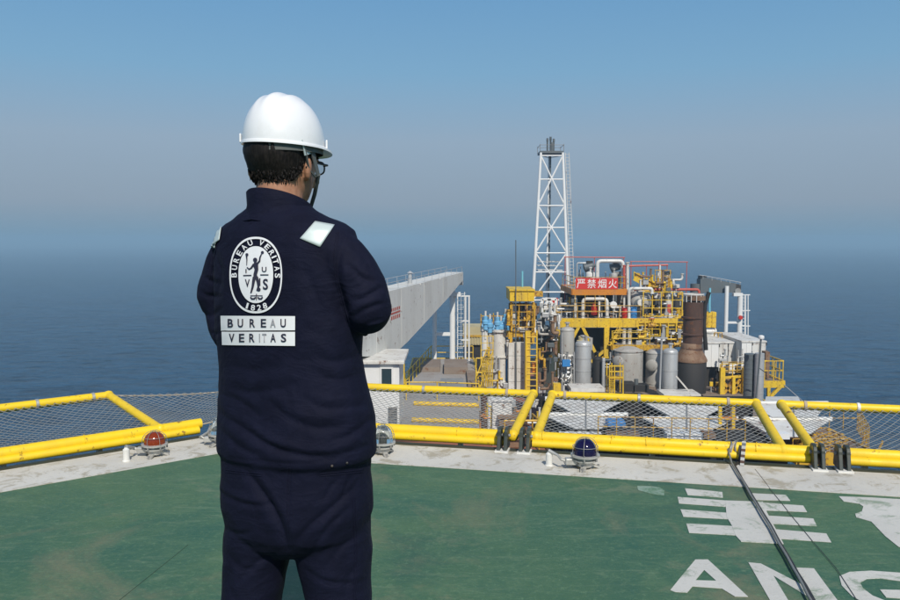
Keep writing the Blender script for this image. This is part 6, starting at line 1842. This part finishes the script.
MB().bar(P(733, 294.5, YR-.4), P(742, 294.5, YR-.4), .5, .3).build('cradle', 'white_clean', rr)
MB().lathe(P(740.5, 317.5, YR-.8), [(.02,-.1),(.2,-.1),(.2,.1),(.02,.1)], axis=(0,1,0), n=14).build('red_disc', 'red_paint', rr)
ladder(P(743, 346, YR-.6), P(743, 294.5, YR-.6), .32, 'white ladder at the right boom rest', 'white_clean')
rmx = thing('access_mast', P(747, 346, YR-.6), 'thin white rail frame right of the right boom rest', 'mast')
for px_ in (745.5, 748): MB().cyl(P(px_, 346, YR-.6), P(px_, 294.5, YR-.6), .06, n=8).build('post', 'white_clean', rmx)
for y_ in (294.8, 310.5, 326): MB().bar(P(742, y_, YR-.6), P(750, y_, YR-.6), .09, .09).build('cross_bar', 'white_clean', rmx)
tag(MB().tube([P(709.5, 312, 70), P(709.5, 300, 70), P(710, 288, 70)], .10, 8).build('cyan_mast', 'cyan_paint', loc=P(709.5, 312, 70)), 'light blue pole above the right yellow box', 'mast')
yb2 = thing('yellow_housing', P(709.5, 328, 70), 'yellow box housing right of the brown stack', 'housing')
x0, x1, z0, z1 = X(702.5, 70), X(716, 70), Z(328, 70), Z(312, 70)
for i in range(3):
    for j in range(3):
        MB().box((lerp(x0,x1,i/3)+.012, 70 + .004*((i+j) % 2), lerp(z0,z1,j/3)+.012), (lerp(x0,x1,(i+1)/3)-.012, 70.8, lerp(z0,z1,(j+1)/3)-.012)).build('panel', 'yellow', yb2, bevel=.02)
MB().box((x0+.03, 70.06, z0+.03), (x1-.03, 71, z1-.03)).build('core', 'yellow_old', yb2)
for i, (y_, m_) in enumerate(((331.5, 'white_paint'), (337, 'white_paint'), (342, 'cream'))):
    pipe([P(700, y_, 69.5), P(716, y_, 69.5)], .2, m_, ('upper white pipe below the right yellow box', 'lower white pipe below the right yellow box', 'cream pipe just above the white containers')[i])
railing([P(714, 345, 68), P(722, 345, 68)], 'short yellow brown handrail behind the white containers', mat='yellow_old', r=.04, sp=.4)

# ---------------------------------------------------------------- white containers on the right
YW = 63
for i, (xa, xb, yt, yb_, Y_, dep, m_, lab) in enumerate((
    (705, 719, 344, 367, YW, 5, 'white_clean', 'white container right behind the black stack base'),
    (719.3, 728, 343.5, 371, YW+.4, 6, 'white_paint', 'white container with black trimmed roof edge'),
    (729, 741.5, 343.5, 362, YW+2.2, 6, 'white_paint', 'white container set back behind the yellow frames'),
    (742, 752, 342.5, 370, YW+.8, 6, 'white_clean', 'white container under the right boom rest ladder'),
    (752.5, 766, 342.5, 372, YW+2.5, 6, 'white_paint', 'white container behind the twin cylinders at right'))):
    x0, x1, z0, z1 = X(xa, Y_), X(xb, Y_), Z(yb_, Y_), Z(yt, Y_)
    t = thing('white_container', ((x0+x1)/2, Y_+dep/2, z0), lab, 'container', 'white containers at the right of the module')
    MB().box((x0, Y_, z0), (x1, Y_+dep, z1)).build('body', m_, t)
    MB().box((x0-.06, Y_-.06, z1+.003), (x1+.06, Y_+dep+.06, z1+.14)).build('roof', 'white_paint', t, bevel=.02)
    MB().box((x1+.003, Y_-.05, z1-.25), (x1+.07, Y_+dep, z1-.004)).build('roof_trim', 'black_steel', t)
    n_ = max(2, int((x1-x0)/.42))
    for k in range(n_ - 1):
        x = lerp(x0, x1, (k+1)/n_)
        MB().box((x-.02, Y_-.035, z0+.05), (x+.02, Y_-.003, z1-.05)).build('wall_rib', m_, t)
    MB().box((x0+.05, Y_+.2, LDZ), (x1-.05, Y_+dep-.2, z0-.003)).build('support_skid', 'soot', t)
gb = thing('white_cabinet', P(731, 374, 61), 'white control cabinet hung between the yellow frames', 'cabinet')
MB().box(P(728.5, 374, 61), P(735, 364.5, 61) + Vector((0,.7,0))).build('body', 'white_paint', gb, bevel=.02)
MB().box(P(729.2, 373.3, 60.96), P(734.3, 365.2, 60.96) + Vector((0,.035,0))).build('door', 'white_clean', gb)
fr = thing('braced_trestle', P(732, 399, 60), 'rusty yellow braced frame under the white containers', 'frame')
for px_, w_ in ((721.5, .36), (744.5, .42), (733, .22)):
    p, q = P(px_, 399, 60), P(px_, 368 if px_ != 733 else 377, 60); q.x = p.x
    MB().bar(p, q, w_, w_).build('frame_post', 'yellow', fr)
for a_, b__ in (((721.5, 378), (744.5, 376)), ((722, 396), (734, 379)), ((744, 396), (732, 379)), ((722, 380), (734, 397)), ((744, 380), (732, 397)), ((728, 398), (740, 379))):
    MB().bar(P(*a_, 60.2), P(*b__, 60.2), .18, .18).build('frame_brace', 'yellow_old' if a_[0] != 721.5 else 'yellow', fr)
railing([P(720, 378, 60.3), P(745, 377, 60.3)], 'yellow handrail above the rusty braced frame', r=.04, sp=.9)
for i, (px_, hw_, m_, y0, lab) in enumerate(((750.5, 5.4, 'grey_dark', 354, 'dark ribbed upright cylinder of the twin pair at right'), (760.2, 4.7, 'galvanised', 353.5, 'bright galvanised upright cylinder of the twin pair at right'))):
    vessel(px_, y0, 400, hw_, 52 - i*.5, m_, lab, bands=8 if i == 0 else 3, nozzle=False, top='flat', group='twin upright cylinders at right')
mt = thing('lamp_mast', P(758.5, 399, 50.5), 'thin dark mast with round white lamp head before the twin cylinders', 'mast')
MB().tube([P(756, 399, 50.5), P(759, 365, 50.5), P(761, 338, 50.5)], .06, 8).build('pole', 'grey_dark', mt, smooth=True)
MB().lathe(P(761.2, 339.5, 50.5), [(.05,0),(.17,.05),(.19,.14),(.17,.24),(.05,.28)], n=14).build('lamp_head', 'white_clean', mt, smooth=True)
MB().bar(P(759, 368, 50.5), P(766, 373, 50.5), .05, .05).build('stay', 'black_steel', mt)
# projecting platform at the far right
pz = Z(381.5, 60)
pf = slab('side_platform', (X(765, 60), 60, pz), (X(785, 60), 63, pz), 'brown_deck', 'yellow railed platform jutting out over the sea at right', th=.18)
MB().bar(P(784, 383, 60), P(768.5, 398.5, 60), .22, .22).build('knee_brace', 'yellow', pf)
MB().bar(P(768.5, 383, 60), P(768.5, 403, 60), .22, .22).build('wall_post', 'yellow', pf)
railing([Vector((X(766, 60), 62.8, pz)), Vector((X(766, 60), 60.1, pz)), Vector((X(784.5, 60), 60.1, pz)), Vector((X(784.5, 60), 62.8, pz))], 'yellow handrail round the jutting side platform', h=1.55, r=.045, sp=.62)
tag(MB().box(P(765, 378, 61), P(770, 352, 61) + Vector((0,.8,0))).build('rust_panel', 'rust_light', loc=P(767, 378, 61)), 'rust brown panel at the left of the side platform', 'panel')
tag(MB().cyl(P(783, 384, 60), P(806, 404, 58), .03, n=6).build('stay_wire', 'galvanised', loc=P(783, 384, 60)), 'thin stay wire running down from the side platform', 'wire')

# ---------------------------------------------------------------- white hoppers right below the rim, seen through the nets
YH = 31.5
def hopper(tiers, YH0, label, seam=None):
    Y = YH0
    b0 = P((tiers[0][0]+tiers[0][1])/2, 445, Y)
    t = thing('white_hopper', b0, label, 'hopper', 'white tapered hoppers below the helideck rim')
    for ti, (xa, xb, xc, xd, y0, y1) in enumerate(tiers):
        Y = YH0 - 2.1*ti
        # flared tray: wide upper rim from xa to xb, narrow lower edge from xc to xd
        A_, B_, C_, D_ = P(xa, y0, Y+2.2), P(xb, y0, Y+2.2), P(xd, y1, Y), P(xc, y1, Y)
        MB().sheet([A_, B_, C_, D_], (0, .25, -.12)).build('tray', 'white_paint', t)
        MB().bar(A_, B_, .1, .16).build('tray_rim', 'white_clean', t)
        if seam: MB().bar(P(seam, y0 + .6, Y+2.1) + UP*.02, P(seam, y1, Y) + UP*.02, .05, .05).build('seam_bar', 'grey_steel', t)
    x0, x1 = P(tiers[-1][2], 432, Y+1).x, P(tiers[-1][3], 432, Y+1).x
    MB().box((x0, YH0+.5, LOWZ), (x1, YH0+2.2, Z(426, YH0+1))).build('hopper_shade_core', 'shade_black', t)
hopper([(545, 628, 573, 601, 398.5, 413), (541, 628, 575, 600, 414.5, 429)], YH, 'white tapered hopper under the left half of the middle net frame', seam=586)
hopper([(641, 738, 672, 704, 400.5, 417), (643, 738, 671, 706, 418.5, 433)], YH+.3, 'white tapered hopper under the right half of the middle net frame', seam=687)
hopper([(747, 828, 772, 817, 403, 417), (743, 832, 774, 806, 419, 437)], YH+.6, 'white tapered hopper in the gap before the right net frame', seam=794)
hf = thing('hopper_shade', (X(640, 31), 33, Z(436, 29)), 'black wall and floor as deep shade behind the white hoppers', 'shade_backing')  # wall and floor added in near-black as the deep shade between hoppers
MB().box((X(540, 30), 29.2, Z(442, 29)-.2), (X(760, 30), 33.9, Z(442, 29))).build('shade_floor', 'shade_black', hf)
MB().box((X(541, 34), 34, LOWZ), (X(755, 34), 34.3, Z(397.5, 34))).build('shade_wall', 'shade_black', hf)
for i, (xa, xb) in enumerate(((560, 602), (667, 703), (770, 790))):
    tag(MB().box(P(xa, 439.5, 29), P(xb, 434, 29) + Vector((0,.4,0))).build('white_beam', 'white_clean', loc=P(xa, 439, 29)), ('white beam under the left hopper', 'white beam under the right hopper', 'short white beam under the hopper in the gap')[i], 'beam', 'white beams under the hoppers')
tag(MB().box(P(608, 428, 29.4), P(626, 421.5, 29.4) + Vector((0,.6,0))).build('blue_tarp', 'blue_paint', loc=P(617, 428, 29.4), bevel=.05), 'bright blue covered bundle between the two white hoppers', 'bundle')
railing([P(598, 437, 28.6), P(745, 440, 28.6)], 'thin orange yellow handrail in front of the white hoppers', h=.75, mat='yellow_old', r=.022, sp=.7)
for i, (xa, xb) in enumerate(((607, 640), (704, 716))):
    tag(MB().box(P(xa, 439, 29.2), P(xb, 433.5, 29.2) + Vector((0,.5,0))).build('tan_pallet', 'rust_light', loc=P(xa, 439, 29.2)), ('tan pallet between the two white hoppers', 'tan pallet right of the right white hopper')[i], 'pallet', 'tan pallets by the hoppers')
yl = thing('yellow_pylon', P(730, 440, 31), 'rusty yellow pylon behind the right end of the middle net frame', 'pylon')
for px_ in (720, 733): MB().bar(P(px_, 440, 31), P(px_, 402, 31), .12, .12).build('pylon_leg', 'yellow', yl)
MB().box(P(727, 428, 31.3), P(736, 408, 31.3) + Vector((0,.3,0))).build('pylon_panel', 'rust_light', yl)
for y_ in (404, 418, 430): MB().bar(P(719, y_, 31), P(736, y_, 31), .10, .10).build('pylon_bar', 'orange_beam', yl)
# flat white roof peeping over the gap, and the yellow lower landing at right
tag(MB().sheet([P(765, 401, 44), P(801, 402, 44), P(798, 396.5, 49), P(766, 396.5, 49)], (0,0,-.3)).build('white_roof', 'white_paint', loc=P(780, 400, 44)), 'flat white roof behind the gap before the right net frame', 'roof')
tag(MB().sheet([P(760, 404, 38), P(818, 406, 38), P(816, 402.5, 42), P(762, 401, 42)], (0,0,-.3)).build('white_roof', 'white_clean', loc=P(790, 404, 38)), 'second flat white roof lower behind the right net frame', 'roof')
gz = Z(447, 31)
lan = slab('lower_landing', (X(792, 31), 30, gz), (X(866, 31), 34, gz), 'rust_light', 'yellow brown lower landing seen through the right net frame', edge='yellow_old', th=.15)
railing([Vector((X(830, 34), 33.8, gz)), Vector((X(858, 34), 33.8, gz)), Vector((X(862, 31), 30.2, gz))], 'orange yellow handrail on the lower landing', h=1.0, mat='yellow_old', r=.022, sp=.5)
railing([Vector((X(795, 30.2), 30.1, gz)), Vector((X(850, 30.2), 30.1, gz))], 'front handrail of the lower landing behind the wheels', h=.55, mat='yellow_old', r=.022, sp=.35)
heap = MB()
for k in range(60):
    x_ = rnd.uniform(796, 848); y_ = rnd.uniform(437, 444)
    q = P(x_, y_, 31.5 + rnd.uniform(-1.1, 1.1)); q.z = gz + .005
    h_ = rnd.uniform(.10, .32)
    heap.lathe(q, [(.06,0),(.12,.02),(.12,.08),(.06,.1),(.06,h_),(.10,h_+.02),(.10,h_+.08),(.02,h_+.1)], n=8)
    d_ = Vector((rnd.uniform(-1,1), rnd.uniform(-1,1), rnd.uniform(-.1,.4))).normalized()*rnd.uniform(.1,.3)
    heap.bar(q - d_ + UP*h_*.6, q + d_ + UP*h_*.6, .05, .05)
tag(heap.build('heaped_fittings', 'yellow_old', loc=(X(820, 31), 31, gz)), 'rusty yellow pipe fittings heaped on the lower landing', 'fittings', kind='stuff')
for i, (px_, y0) in enumerate(((865, 433), (868.5, 432), (883, 441))):
    tag(MB().cyl(Vector((X(px_, 32), 32, gz - .4)), P(px_, y0, 32), .05, n=6).build('standpipe', 'yellow_old', loc=P(px_, 448, 32)), ('left yellow standpipe at the end of the lower landing', 'second yellow standpipe at the end of the lower landing', 'lone short yellow standpipe near the right picture edge')[i], 'standpipe', 'yellow standpipes at the landing end')
